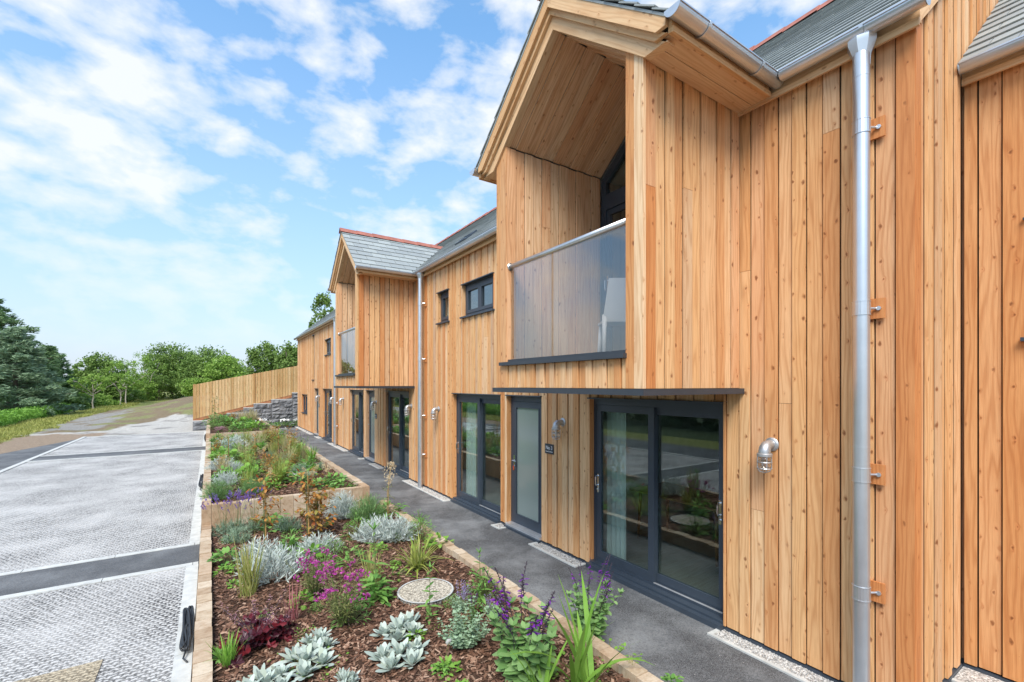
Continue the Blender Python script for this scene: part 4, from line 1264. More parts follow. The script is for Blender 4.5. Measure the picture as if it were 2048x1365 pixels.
r_ = thing('gravel_drain', 'gravel drain tray in the corner below the set-back wing', 'drain', (5.1, Y0 - 0.2, -0.06), group='gravel drains along the wall foot')
m_ = MB(); m_.box(4.98, -3, -0.09, 5.015, Y0 - 0.006, -0.045); m_.build('edging', M['concrete'], r_)
m_ = MB(); m_.box(5.015, -3, -0.09, 5.33, Y0 - 0.006, -0.055); tag(m_.build('gravel', M['gravel'], r_), kind='stuff')

# ------------------------------------------------------------------ raised beds edged with upright sleepers
def sleepers_y(m_, x0, x1, y0, y1, zt, zb=-0.3, w_=0.2):
    y = y0
    while y < y1 - 0.03:
        e = min(y1, y + w_ * random.uniform(0.94, 1.06)); j = random.uniform(-0.007, 0.007); k = random.uniform(-0.004, 0.004)
        m_.box(x0 + k, y + 0.0015, zb, x1 + k, e - 0.003, zt + j); y = e
def sleepers_x(m_, y0, y1, x0, x1, zt, zb=-0.3, w_=0.2):
    x = x0
    while x < x1 - 0.03:
        e = min(x1, x + w_ * random.uniform(0.94, 1.06)); j = random.uniform(-0.006, 0.006)
        m_.box(x + 0.0015, y0, zb, e - 0.004, y1, zt + j); x = e
def raised_bed(lb, xl, xr, y0, y1, zt, soil, front, ant):
    r_ = thing('raised_bed', lb, 'raised bed', (xl, y0, -0.06), group='sleeper edged raised beds')
    m_ = MB(); sleepers_y(m_, xl, xl + 0.13, y0, y1, zt); m_.build('sleeper_edging', M['sleeper'], r_)
    m_ = MB(); sleepers_y(m_, xr - 0.13, xr, y0, y1, zt); m_.build('sleeper_edging', M['sleeper'], r_)
    if front:
        m_ = MB(); sleepers_x(m_, y0 - 0.0, y0 + 0.13, xl + 0.132, xr - 0.132, zt); m_.build('sleeper_edging', M['sleeper'], r_)
    return r_
B1, B2, B3 = (-0.12, 2.84, -4.0, 8.72), (-0.12, 2.53, 8.72, 19.8), (-0.14, 2.23, 19.8, 28.1)
Z1, Z2, Z3 = 0.10, 0.40, 0.55
S1, S2, S3 = 0.03, 0.33, 0.49
raised_bed('nearest sleeper edged planting bed, with a round gravel cover in it', *B1, Z1, S1, False, 0)
raised_bed('middle sleeper edged planting bed, one step higher and densely planted', *B2, Z2, S2, True, 0)
raised_bed('farthest and highest sleeper edged planting bed, below the stone wall', *B3, Z3, S3, True, 0)
def mulch(B, z, n, n_near):
    m_ = MB(); x0, x1, y0, y1 = B[0] + 0.125, B[1] - 0.125, B[2] + 0.1, B[3] + 0.0
    nx_, ny_ = 30, int((y1 - y0) * 8)
    base = len(m_.v)
    for j in range(ny_ + 1):
        for i in range(nx_ + 1):
            x = x0 + (x1 - x0) * i / nx_; y = y0 + (y1 - y0) * j / ny_
            m_.v.append((x, y, z + 0.045 * (fbm(x, y, 1.6) - 0.5) + 0.03 * (fbm(x, y, 5) - 0.5)))
    for j in range(ny_):
        for i in range(nx_):
            a = base + j * (nx_ + 1) + i
            m_.face([a, a + 1, a + nx_ + 2, a + nx_ + 1], 0)
    ylo = max(y0, 1.4)
    for k in range(n):
        y = ylo + (y1 - ylo) * random.random() ** 1.5; x = random.uniform(x0 + .02, x1 - .02)
        zz_ = z + 0.045 * (fbm(x, y, 1.6) - 0.5) + 0.03 * (fbm(x, y, 5) - 0.5) + random.uniform(0.002, 0.016)
        L_ = random.uniform(0.012, 0.036) * (1.5 if random.random() < 0.05 else 1); w2 = random.uniform(0.004, 0.012)
        t = random.uniform(0, 6.28); d = Vector((math.cos(t), math.sin(t), random.uniform(-0.35, 0.35))); s_ = Vector((-math.sin(t), math.cos(t), random.uniform(-0.5, 0.5)))
        p = Vector((x, y, zz_))
        i = m_.add([p - d * L_ - s_ * w2, p + d * L_ - s_ * w2 * 0.7, p + d * L_ * 0.85 + s_ * w2, p - d * L_ * 0.9 + s_ * w2 * 0.8])
        m_.face([i, i + 1, i + 2, i + 3], 1)
    tag(m_.build('bark_mulch', [M['mulch'], M['chip']]), 'brown bark mulch spread over the planting bed', kind='stuff')
mulch(B1, S1, 30000, 0); mulch(B2, S2, 12000, 0); mulch(B3, S3, 1500, 0)

# covers, plate, cable hanks
m_ = MB(); m_.lathe([(0.285, 0.0), (0.285, 0.07)], (0, 0, 0), 'z', 40)
cv = thing('manhole_cover', 'round gravel filled cover set in the bark of the nearest bed', 'cover', (1.97, 4.69, 0.0))
m_.build('gravel_panel', M['cover'], cv, world=False)
m_ = MB()
for k in range(40):
    t0, t1 = 2 * math.pi * k / 40, 2 * math.pi * (k + 1) / 40
    P = lambda r_, t, z: (r_ * math.cos(t), r_ * math.sin(t), z)
    m_.hexa([P(.285, t0, 0), P(.305, t0, 0), P(.305, t1, 0), P(.285, t1, 0), P(.285, t0, .076), P(.305, t0, .076), P(.305, t1, .076), P(.285, t1, .076)], 0, (3, 5))
m_.build('rim', M['concrete'], cv, world=False)
p, _d = ground(598, 948, S2)
m_ = MB(); m_.box(-0.34, -0.22, -0.05, 0.34, 0.22, 0.03); m_.box(-0.30, -0.18, 0.03, 0.30, 0.18, 0.036)
o = m_.build('manhole_cover', M['concrete']); o.location = p; tag(o, 'flat grey rectangular cover among the plants of the middle bed', 'cover')
m_ = MB(); m_.box(-1.9, 4.25, -0.12, -0.79, 5.34, PZ + 0.008)
tag(m_.build('drain_cover', M['tanplate']), 'tan perforated square cover in the near parking bay', 'cover')
def hank(y, s_, lb):
    m_ = MB(); n = 60
    for k in range(6):
        ox, oz, ph = random.uniform(-0.02, 0.02), random.uniform(0, 0.03), random.uniform(0, 6)
        pts = []
        for t in range(25):
            a = t / 24 * 2 * math.pi
            pts.append((-0.185 + ox + 0.022 * math.sin(a * 1.0) + 0.012 * math.sin(a * 2 + ph), y + 0.34 * s_ * math.cos(a), PZ + 0.045 + oz + 0.10 * (0.5 + 0.5 * math.cos(a)) * s_ + 0.015 * math.sin(3 * a + ph)))
        m_.tube(pts, 0.010, 6, cap=False)
    m_.tube([(-0.185, y - 0.34 * s_, PZ + 0.05), (-0.20, y - 0.43 * s_, PZ + 0.03), (-0.17, y - 0.5 * s_, PZ + 0.025)], 0.008, 6)
    m_.tube([(-0.215, y - 0.02, PZ + 0.06), (-0.185, y + .0, PZ + 0.145), (-0.15, y + 0.02, PZ + 0.06)], 0.008, 6)
    tag(m_.build('cable_hank', M['black'], smooth=True), lb, 'cable', 'black cable hanks left along the kerb')
hank(5.35, 1.0, 'tied hank of black cable on the kerb beside the nearest bed')
hank(13.2, 1.3, 'tied hank of black cable on the kerb below the middle bed')
hank(24.0, 1.5, 'tied hank of black cable on the kerb below the farthest bed')

# ------------------------------------------------------------------ fence and stone wall
FY = 30.0
fb = lambda x: 0.47 + (x + 0.78) * 0.262          # foot of the fence
ft = lambda x: 2.33 + (x + 0.78) * 0.222          # top
fn = thing('fence', 'tall raked close-board timber fence climbing to the right above the stone wall', 'fence', (-0.78, FY, 0.4))
m_ = MB(); x = -0.78; k = 0
while x < 9:
    e = x + 0.145
    m_.board((0, FY, 0), (1, 0, 0), (0, 0, 1), (0, -1, 0), x, e - 0.012, fb(x), fb(e), ft(x) + random.uniform(-.008, .008), ft(e) + random.uniform(-.008, .008), -0.012 + 0.022 * (k % 2), 0.012 + 0.022 * (k % 2))
    x = e; k += 1
m_.build('board_panel', M['fencewood'], fn)
m_ = MB()
x = -0.78
while x < 9:
    e = x + 1.8
    m_.board((0, FY, 0), (1, 0, 0), (0, 0, 1), (0, -1, 0), x, e - .01, fb(x) - 0.16, fb(e) - 0.16, fb(x) - 0.005, fb(e) - .005, -0.02, 0.016)
    x = e
m_.build('gravel_board', M['redboard'], fn)
for x in (-0.74, 2.10, 4.4, 6.8):
    m_ = MB(); m_.box(x - 0.05, FY - 0.05 if x > 0 else FY + 0.02, -0.1, x + 0.05, FY + 0.09, ft(x) + 0.02); m_.build('post', M['fencewood'], fn)
sw_ = thing('stone_wall', 'stepped grey rock-faced stone retaining wall under the fence', 'wall', (-0.8, 29.7, -0.13))
m_ = MB()
def stones(x0, x1, z0, z1, y):
    z = z0
    while z < z1 - 0.03:
        h = min(z1 - z, random.uniform(0.19, 0.26)); x = x0
        if z1 - z - h < 0.08: h = z1 - z
        while x < x1 - 0.02:
            w_ = min(x1 - x, random.uniform(0.38, 0.8))
            if x1 - x - w_ < 0.15: w_ = x1 - x
            nx_, nz_ = 5, 3
            yy = y + random.uniform(-0.02, 0.02)
            idx = []
            for j in range(nz_ + 1):
                for i in range(nx_ + 1):
                    inn = 0 < i < nx_ and 0 < j < nz_
                    idx.append(m_.add([(x + 0.006 + (w_ - 0.012) * i / nx_, yy - (random.uniform(0.01, 0.075) if inn else 0.012), z + 0.003 + (h - 0.006) * j / nz_)]))
            for j in range(nz_):
                for i in range(nx_):
                    a = j * (nx_ + 1) + i
                    m_.face([idx[a], idx[a + 1], idx[a + nx_ + 2], idx[a + nx_ + 1]])
            # top and side returns
            t_ = [idx[nz_ * (nx_ + 1) + i] for i in range(nx_ + 1)]
            q = m_.add([(m_.v[k_][0], yy + 0.3, m_.v[k_][2]) for k_ in t_])
            for i in range(nx_): m_.face([t_[i], t_[i + 1], q + i + 1, q + i])
            l_ = [idx[j * (nx_ + 1)] for j in range(nz_ + 1)]
            q = m_.add([(m_.v[k_][0], yy + 0.3, m_.v[k_][2]) for k_ in l_])
            for j in range(nz_): m_.face([l_[j + 1], l_[j], q + j, q + j + 1])
            x += w_
        z += h
steps = [(-0.80, 0.75, 0.36), (0.75, 1.55, 0.72), (1.55, 2.05, 1.0), (2.05, 2.95, 1.22), (2.95, 4.05, 1.45), (4.05, 9.0, 1.84)]
for a, b_, zt in steps: stones(a, b_, -0.14, zt, 29.72)
m_.build('stonework', M['stone'], sw_)
m_ = MB()
for a, b_, zt in steps: m_.box(a, 29.70, zt + .002, b_ - 0.003, 29.98, zt + 0.035)
m_.build('coping', M['concrete'], sw_)
m_ = MB()
m_.hexa([(-0.78, 30.02, -0.2), (12, 30.02, -0.2), (12, 44, -0.2), (-0.78, 44, -0.2), (-0.78, 30.02, 0.3), (12, 30.02, 2.0), (12, 44, 2.4), (-0.78, 44, 0.8)])
tag(m_.build('bank', M['mulch']), kind='structure')
# ------------------------------------------------------------------ trees and hedges
rnd = random.Random(5)
def uvec(r_=rnd):
    while True:
        v = Vector((r_.uniform(-1, 1), r_.uniform(-1, 1), r_.uniform(-1, 1)))
        if 0.05 < v.length < 1: return v.normalized()
def leafq(m_, p, d, s_, L, w_, mi=0):
    d = d * (L * 0.5); s_ = s_ * (w_ * 0.5)
    i = len(m_.v)
    m_.v += [tuple(p - d), tuple(p + s_), tuple(p + d), tuple(p - s_)]
    m_.face((i, i + 1, i + 2, i + 3), mi)
def crown_leaves(m_, blobs, n, L, w_, up=0.4, shell=0.55):
    vol = [a * b * c for _, (a, b, c) in blobs]; tot = sum(vol)
    for (cx, rr), v in zip(blobs, vol):
        k = int(n * (v / tot) ** 0.9) if len(blobs) > 1 else n
        # sub clumps inside each blob so that gaps and light and dark masses appear
        subs = [uvec() * (rnd.uniform(shell, 1.0)) for _ in range(max(5, k // 45))]
        for _ in range(k):
            s_ = rnd.choice(subs)
            q = s_ + uvec() * (0.30 * rnd.random() ** 0.6)
            p = Vector(cx) + Vector((q.x * rr[0], q.y * rr[1], q.z * rr[2]))
            d = (uvec() + Vector((0, 0, -0.25)) + q * 0.5).normalized()
            nn = (uvec() * 0.8 + Vector((0, 0, up)) + q * 0.5).normalized()
            s2 = d.cross(nn)
            if s2.length < 0.1: continue
            f = rnd.uniform(0.65, 1.25)
            leafq(m_, p, d, s2.normalized(), L * f, w_ * f)
def limb(m_, a, b, r0, r1, n=5, wob=0.06):
    a, b = Vector(a), Vector(b); L_ = (b - a).length; pts = []
    for k in range(n + 1):
        t = k / n; pts.append(a.lerp(b, t) + uvec() * (wob * L_ * t * (1 - t) * 2))
    m_.tube(pts, [r0 + (r1 - r0) * k / n for k in range(n + 1)], 7)
def tree_meshes(h, blobs, n, L, w_, mats, trunk_r=0.16, bark='bark', limbs=True):
    t_ = MB(); top = max(c[2] for c, _ in blobs)
    limb(t_, (0, 0, -0.8), (0, 0, top * 0.8), trunk_r, trunk_r * 0.35, 6, 0.03)
    if limbs:
        for c, rr in blobs:
            z0 = rnd.uniform(0.2, 0.55) * h
            limb(t_, (0, 0, min(z0, c[2] * 0.7)), c, trunk_r * 0.5, 0.02)
            for _ in range(2):
                e = Vector(c) + Vector((uvec().x * rr[0], uvec().y * rr[1], abs(uvec().z) * rr[2])) * 0.7
                limb(t_, c, e, 0.03, 0.01, 3)
    cr = MB(); crown_leaves(cr, blobs, n, L, w_)
    return t_, cr
def place_tree(name, label, cat, loc, parts, rz=0.0, group=None, sc=1.0):
    r_ = thing(name, label, cat, loc, rz, group, sc)
    for nm, m_, mt in parts: m_.build(nm, mt, r_, world=False)
    return r_
def dome(h, r_, k, base=0.25):
    """blobs of a rounded crown"""
    out_ = [((0, 0, h * 0.62), (r_ * 0.75, r_ * 0.75, h * 0.34))]
    for i in range(k):
        t = 2 * math.pi * i / k + rnd.uniform(-.3, .3); rr = r_ * rnd.uniform(0.5, 0.72); z = h * rnd.uniform(base + .08, 0.68)
        s_ = r_ * rnd.uniform(0.34, 0.5)
        out_.append(((rr * math.cos(t), rr * math.sin(t), z), (s_, s_, s_ * 0.85)))
    return out_
def at_tree(u, d):
    p = along(u, d); p.z = terrain_z(p.x, p.y); return p
def hz_(d, v): return CZ - (v - HZ) / F * d
def conifer(h, r_, n_br, mats, spray=26, bare=0.05, dens=1.0):
    t_ = MB(); limb(t_, (0, 0, -1), (0, 0, h * 0.97), 0.28, 0.03, 8, 0.01)
    cr = MB()
    for k in range(n_br):
        f = (k + rnd.random()) / n_br
        z = h * (bare + (1 - bare) * f); reach = r_ * (1 - f) ** 0.75 * rnd.uniform(0.65, 1.1) + 0.25
        a = k * 2.4 + rnd.uniform(-.4, .4)
        d = Vector((math.cos(a), math.sin(a), 0)); lift = rnd.uniform(-0.12, 0.22)
        tip = Vector((0, 0, z)) + d * reach + Vector((0, 0, reach * lift))
        limb(t_, (0, 0, z), tip, 0.05, 0.012, 4, 0.05)
        m2 = int(spray * 1.7 * (0.35 + reach / r_) * dens)
        for j in range(m2):
            g_ = rnd.uniform(0.22, 1.03); side = d.cross(Vector((0, 0, 1)))
            c_ = Vector((0, 0, z)).lerp(tip, g_) + side * rnd.gauss(0, 0.20 * reach * (1.15 - g_) + 0.12) + Vector((0, 0, rnd.gauss(0.05, 0.10)))
            ld = (d * 0.9 + side * rnd.gauss(0, 0.6) + Vector((0, 0, rnd.uniform(-.1, .45)))).normalized()
            for q in range(6):
                dd = (ld + uvec() * 0.55).normalized(); s2 = dd.cross(uvec())
                if s2.length < .1: continue
                leafq(cr, c_ + uvec() * 0.16, dd, s2.normalized(), rnd.uniform(0.26, 0.5), rnd.uniform(0.07, 0.13))
    return t_, cr
def grow_conifer(label, u, d, topv, r_, nb, leafm, spray, group=None):
    p = at_tree(u, d); t_, cr = conifer(hz_(d, topv) - p.z, r_, nb, None, spray)
    place_tree('conifer', label, 'tree', p, [('trunk', t_, M['bark']), ('crown', cr, M[leafm])], group=group)
grow_conifer('tallest dark layered conifer at the left edge of the photo', -30, 40, 590, 7.4, 110, 't_conif', 26)
grow_conifer('grey green conifer standing in front of the tallest dark conifer', 30, 34, 662, 3.7, 70, 't_conif2', 26)
grow_conifer('dark conifer with drooping layers beside the pale round tree', 96, 46, 696, 3.8, 66, 't_conif', 24)
def grow(label, u, d, topv, rpx, n, leafm, L=0.30, w_=0.17, k=7, base=0.25, name='tree', cat='tree', bark='bark', tr=0.16, group=None, flat=1.0):
    p = at_tree(u, d); h = hz_(d, topv) - p.z; r_ = rpx * d / F
    t_, cr = tree_meshes(h, dome(h / 1.0, r_, k, base), n, L, w_, None, tr, bark)
    return place_tree(name, label, cat, p, [('trunk', t_, M[bark]), ('crown', cr, M[leafm])], group=group)
grow('rounded pale leafed tree beside the dark conifers', 196, 57, 706, 52, 12000, 't_decid', k=11, base=0.1)
grow('broad dome crowned tree, largest in the background', 345, 74, 680, 62, 13000, 't_decid', k=13, base=0.0, L=.36, w_=.2)
grow('dome crowned tree merging with the largest one near the fence', 428, 70, 690, 62, 13000, 't_decid', k=13, base=0.0, L=.36, w_=.2)
grow('light green bushy tree just left of the fence end', 455, 62, 706, 46, 8000, 't_light', k=9, base=0.0)
grow('green tree rising behind the middle of the fence', 528, 50, 680, 40, 9000, 't_decid', k=9, base=0.05)
grow('green tree behind the fence beside the house corner', 578, 46, 682, 36, 9000, 't_decid', k=9, base=0.05)
p = at_tree(641, 44); h = hz_(44, 572)
t_, cr = tree_meshes(h, [((0.1, 0, h * .45), (1.5, 1.5, h * .16)), ((0.3, 0, h * .62), (1.35, 1.3, h * .17)), ((.35, 0, h * .8), (1.0, 1.0, h * .15)), ((.4, 0, h * .92), (.55, .55, h * .08)), ((-1.4, 0, h * .5), (.7, .7, .9)), ((-0.9, 0, h * .68), (.6, .6, .9))], 5200, 0.26, 0.15, None)
place_tree('tree', 'tall narrow tree showing above the far end of the slate roof', 'tree', p, [('trunk', t_, M['bark']), ('crown', cr, M['t_decid'])])
p = at_tree(588, 40); h = hz_(40, 664)
t_, cr = tree_meshes(h, [((0, 0, h * .5), (1.0, 1.0, h * .25)), ((.5, 0, h * .8), (.45, .45, h * .2)), ((-.6, 0, h * .68), (.4, .4, .7))], 2600, 0.24, 0.13, None)
place_tree('tree', 'thin feathery tree right at the far corner of the house', 'tree', p, [('trunk', t_, M['bark']), ('crown', cr, M['t_decid'])])
SAP = [(186, 44, 742, 34, 'sapling with several pale leaning stems, nearest to the conifers'), (241, 53, 738, 26, 'thin pale trunked sapling, left one of a close pair'),
       (252, 56, 716, 34, 'taller pale trunked sapling, right one of a close pair'), (288, 66, 706, 30, 'straight pale trunked sapling in the middle of the verge row'),
       (367, 76, 712, 26, 'pale trunked sapling nearest the fence end')]
for u, d, tv, rp, lb in SAP:
    p = at_tree(u, d); h = hz_(d, tv) - p.z; r_ = rp * d / F
    bl = [((0, 0, h * .72), (r_ * .8, r_ * .8, h * .26))] + [((r_ * .8 * math.cos(t), r_ * .8 * math.sin(t), h * rnd.uniform(.5, .8)), (r_ * .45, r_ * .45, h * .13)) for t in (0, 1.3, 2.6, 3.9, 5.1)]
    t_, cr = tree_meshes(h, bl, 1500, 0.20, 0.11, None, 0.085, 'palebark')
    place_tree('sapling', lb, 'tree', p, [('trunk', t_, M['palebark']), ('crown', cr, M['t_light'])], group='young trees along the verge')
SHR = [(70, 43, 815, 38, 'low shrub'), (118, 45, 798, 45, 'spreading shrub'), (165, 50, 788, 42, 'rounded shrub'), (212, 58, 768, 45, 'tall shrub'), (262, 64, 758, 42, 'bushy shrub'),
       (318, 70, 752, 42, 'leafy shrub'), (352, 80, 742, 50, 'dense shrub'), (150, 64, 762, 60, 'broad shrub'), (405, 60, 752, 36, 'light shrub')]
SHL = ['low shrub under the dark conifers, lowest of the verge shrubs', 'spreading shrub left of the leaning sapling', 'rounded shrub behind the leaning sapling', 'tall shrub between the leaning sapling and the close pair of saplings',
       'bushy shrub behind the close pair of saplings', 'leafy shrub right of the straight sapling', 'dense shrub below the dome crowned trees', 'broad shrub in front of the rounded pale tree', 'light shrub just behind the fence end']
for k_, ((u, d, tv, rp, _), lb) in enumerate(zip(SHR, SHL)):
    grow(lb, u, d, tv - 4, rp * 1.25, 6500, 't_decid' if k_ % 2 else 't_light', L=0.24, w_=0.14, k=6, base=-0.1, name='shrub', cat='shrub', tr=0.07, group='shrubs behind the grass verge')
# evergreens across the road: they show in the glass of the doors
t_, cr = tree_meshes(3.7, dome(3.7, 2.9, 8, -0.05), 5200, 0.34, 0.2, None)
e0 = place_tree('evergreen_tree', 'dark evergreen bush across the road, mirrored in the door glass', 'tree', (-15.5, -1.0, -0.5), [('trunk', t_, M['bark']), ('crown', cr, M['t_dark'])], group='evergreens across the road')
for x, y, s_, rz_ in ((-16, 3.6, 1.1, 1), (-15.2, 8.4, .95, 2), (-16.2, 13.0, 1.15, 3), (-15.4, 18, 1.0, 4), (-16.5, 23, 1.1, 5), (-15.5, 29, 0.9, 2.5), (-15.8, -6, 1.1, .5)):
    c_ = copy_tree(e0); c_.location = (x, y, -0.5); c_.rotation_euler.z = rz_; c_.scale = (s_,) * 3
# verge grass and tall weeds
m_ = MB()
for k in range(26000):
    y = 24 + 62 * rnd.random() ** 1.6; x = rnd.uniform(-9.9, -7.5) + (fbm(0, y, .9) - .5)
    t = rnd.uniform(0, 6.28); h = rnd.uniform(0.05, 0.16) * (1 + y / 90)
    m_.blade((x, y, terrain_z(x, y)), (0.4 * math.cos(t), 0.4 * math.sin(t), 1), h, 0.02 + y * 0.0004, 0.5, 1, 0, (1, 0.2))
tag(m_.build('grass', M['g_dry']), 'mown dry grass verge along the track', kind='stuff')
m_ = MB()
for k in range(9000):
    y = 24 + 30 * rnd.random() ** 1.3; x = -10.0 - 2.6 * rnd.random() ** 1.2
    t = rnd.uniform(0, 6.28); h = rnd.uniform(0.3, 0.95)
    b0 = Vector((x, y, terrain_z(x, y)))
    for q in range(4):
        leafq(m_, b0 + Vector((rnd.gauss(0, .05), rnd.gauss(0, .05), h * rnd.uniform(.2, 1))), (uvec() + Vector((0, 0, .3))).normalized(), uvec(), 0.20, 0.09)
tag(m_.build('weeds', M['l_bright']), 'tall green weeds behind the verge', kind='stuff')
# ------------------------------------------------------------------ plants of the raised beds
pr = random.Random(21)
def rv(a, b): return pr.uniform(a, b)
def ang(): return pr.uniform(0, 2 * math.pi)
def out_dir(az, el): return Vector((math.cos(az) * math.cos(el), math.sin(az) * math.cos(el), math.sin(el)))
OV_ = (0.35, 0.9, 1.0, 0.8, 0.05)         # ovate leaf
LAN = (0.3, 0.9, 0.8, 0.45, 0.03)         # lance shaped leaf
def p_lambs():
    m_ = MB()
    for k in range(5):
        c_ = Vector((0.12 * math.cos(k * 1.26), 0.12 * math.sin(k * 1.26), 0.01)) if k else Vector((0, 0, 0.03))
        ax = Vector((c_.x * 2.2 + rv(-.2, .2), c_.y * 2.2 + rv(-.2, .2), 1)).normalized()
        for j in range(20):
            el = 0.25 + 1.15 * (j / 20) + rv(-.15, .15); d = (out_dir(j * 2.4 + k + rv(-.2, .2), el) + ax * .35).normalized()
            m_.blade(c_ + d * 0.012, d, rv(.085, .15) * (1.0 - .35 * (j / 20)), rv(.036, .050) * (1.0 - .2 * (j / 20)), rv(.1, .9) * (1.2 - el * .6), 6, 0, (0.22, 0.5, 0.8, 0.98, 1.0, 0.8, 0.25))
    return [('foliage', m_, M['l_woolly'])]
def p_heuchera():
    m_ = MB(); s_ = MB()
    for k in range(46):
        az = ang(); el = rv(.15, 1.3); d = out_dir(az, el); L = rv(.10, .24)
        tip = d * L + Vector((0, 0, -.02)); s_.tube([(0, 0, 0), tip * .5 + Vector((0, 0, .015)), tip], .0022, 4, cap=False)
        nrm = (d * .5 + Vector((0, 0, 1)) + Vector((rv(-.3, .3), rv(-.3, .3), 0))).normalized()
        a = nrm.cross(Vector((1, 0.2, 0))).normalized(); b = nrm.cross(a); R0 = rv(.032, .058)
        n = 18; i = m_.add([tip + nrm * -.008]); rim = []
        for j in range(n):
            t = 2 * math.pi * j / n; rr = R0 * (0.86 + .16 * math.cos(5 * t) + rv(-.05, .05))
            rim.append(tip + a * rr * math.cos(t) + b * rr * math.sin(t) + nrm * (0.012 * math.sin(5 * t + 1) + rv(-.005, .005)))
        q = m_.add(rim)
        for j in range(n): m_.face([i, q + j, q + (j + 1) % n])
    f_ = MB()
    for k in range(9):
        az = ang(); d = out_dir(az, rv(.7, 1.2)); L = rv(.25, .42)
        s_.tube([(0, 0, .05), d * L * .6 + Vector((0, 0, .05)), d * L + Vector((0, 0, .02))], .0015, 4, cap=False)
        for j in range(26):
            p = d * L * rv(.55, 1.0) + Vector((0, 0, .05)) + Vector((rv(-.018, .018), rv(-.018, .018), rv(-.01, .01))); leafq(f_, p, uvec(pr), uvec(pr), .008, .008)
    return [('foliage', m_, M['l_wine']), ('stem', s_, M['darkstem']), ('blossom', f_, M['f_dust'])]
def p_grass(n=70, h=.42, spread=.35, w_=.011, droop=.7, mt='l_lime', base=.045):
    def f():
        m_ = MB()
        for k in range(n):
            az = ang(); b = Vector((rv(-base, base), rv(-base, base), 0)); d = Vector((math.cos(az) * rv(.05, spread), math.sin(az) * rv(.05, spread), 1))
            m_.blade(b, d, h * rv(.55, 1.15), w_ * rv(.7, 1.2), droop * rv(.2, 1.5), 6, 0, (.7, 1, .9, .7, .04))
        return [('foliage', m_, M[mt])]
    return f
def p_needle(n=900, r_=.17, h=.26, L=.05, w_=.0035, mt='l_silver', el=(.3, 1.5), twig=True):
    """dome of fine upright shoots"""
    def f():
        m_ = MB()
        for k in range(n // 9):
            az = ang(); e = math.acos(rv(0.05, 1.0)); top = Vector((math.sin(e) * math.cos(az) * r_, math.sin(e) * math.sin(az) * r_, math.cos(e) * h * .85 + .03)) * rv(.78, 1.08)
            d = (top * 1.0 + Vector((0, 0, .12))).normalized(); b0 = Vector((top.x * .25, top.y * .25, 0))
            m_.blade(b0, top - b0, (top - b0).length, .004, 0, 2, 0, (1, .5))
            for q in range(8):
                t = rv(.35, 1.0); p = b0.lerp(top, t); dd = (d + uvec(pr) * .75).normalized()
                m_.blade(p, dd, L * rv(.6, 1.3), w_ * rv(.8, 1.3), 0, 2, 0, (.7, 1, .1), uvec(pr))
        return [('foliage', m_, M[mt])]
    return f
def p_lavender():
    m_ = p_needle(620, .15, .2, .05, .005, 'l_greygreen')()[0][1]; s_ = MB(); f_ = MB()
    for k in range(26):
        az = ang(); d = Vector((math.cos(az) * rv(.1, .75), math.sin(az) * rv(.1, .75), 1)).normalized(); L = rv(.30, .46); a = d * .1
        s_.blade(a, d, L, .003, rv(-.1, .2), 3, 0, (1, .8)); t = a + d * L
        for j in range(12): leafq(f_, t + d * rv(-.02, .05) + uvec(pr) * .008, (d + uvec(pr) * .6).normalized(), uvec(pr), .020, .013)
    return [('foliage', m_, M['l_greygreen']), ('stem', s_, M['stem']), ('blossom', f_, M['f_lavender'])]
def stemmed(m_, s_, b0, d, L, pairs, leafL, leafw, bend=.12, prof=OV_, r_=.0035, start=.15, mi=0, droop=.7, taper=True):
    d = Vector(d).normalized(); bx = Vector((rv(-bend, bend), rv(-bend, bend), 0)); b0 = Vector(b0)
    P = lambda t: b0 + d * L * t + bx * (t * t) * L
    s_.tube([P(k / 5) for k in range(6)], [r_ * (1 - .6 * k / 5) for k in range(6)], 5, cap=False)
    tw = ang()
    for k in range(pairs):
        t = start + (1 - start) * (k + .5) / pairs; tw += 1.57 + rv(-.3, .3); f = (1.15 - .75 * t) if taper else 1
        for s2 in (0, math.pi):
            dd = Vector((math.cos(tw + s2), math.sin(tw + s2), rv(.15, .7)))
            m_.blade(P(t), dd, leafL * f * rv(.8, 1.15), leafw * f * rv(.85, 1.1), droop * rv(.5, 1.4), 4, mi, prof)
    for q in range(5):                        # tuft of young leaves at the tip
        dd = Vector((math.cos(q * 1.26), math.sin(q * 1.26), 1.3)); m_.blade(P(1), dd, leafL * .5, leafw * .42, .3, 3, mi, prof)
    return P(1)
def p_tall():
    m_ = MB(); s_ = MB(); stemmed(m_, s_, (0, 0, 0), (rv(-.04, .04), rv(-.04, .04), 1), .58, 7, .17, .058, .06, LAN, .006, .05)
    for k in range(8):
        d = out_dir(ang(), rv(.2, .9)); m_.blade((0, 0, .02), d, rv(.12, .19), .055, .6, 4, 0, LAN)
    return [('foliage', m_, M['l_green']), ('stem', s_, M['stem'])]
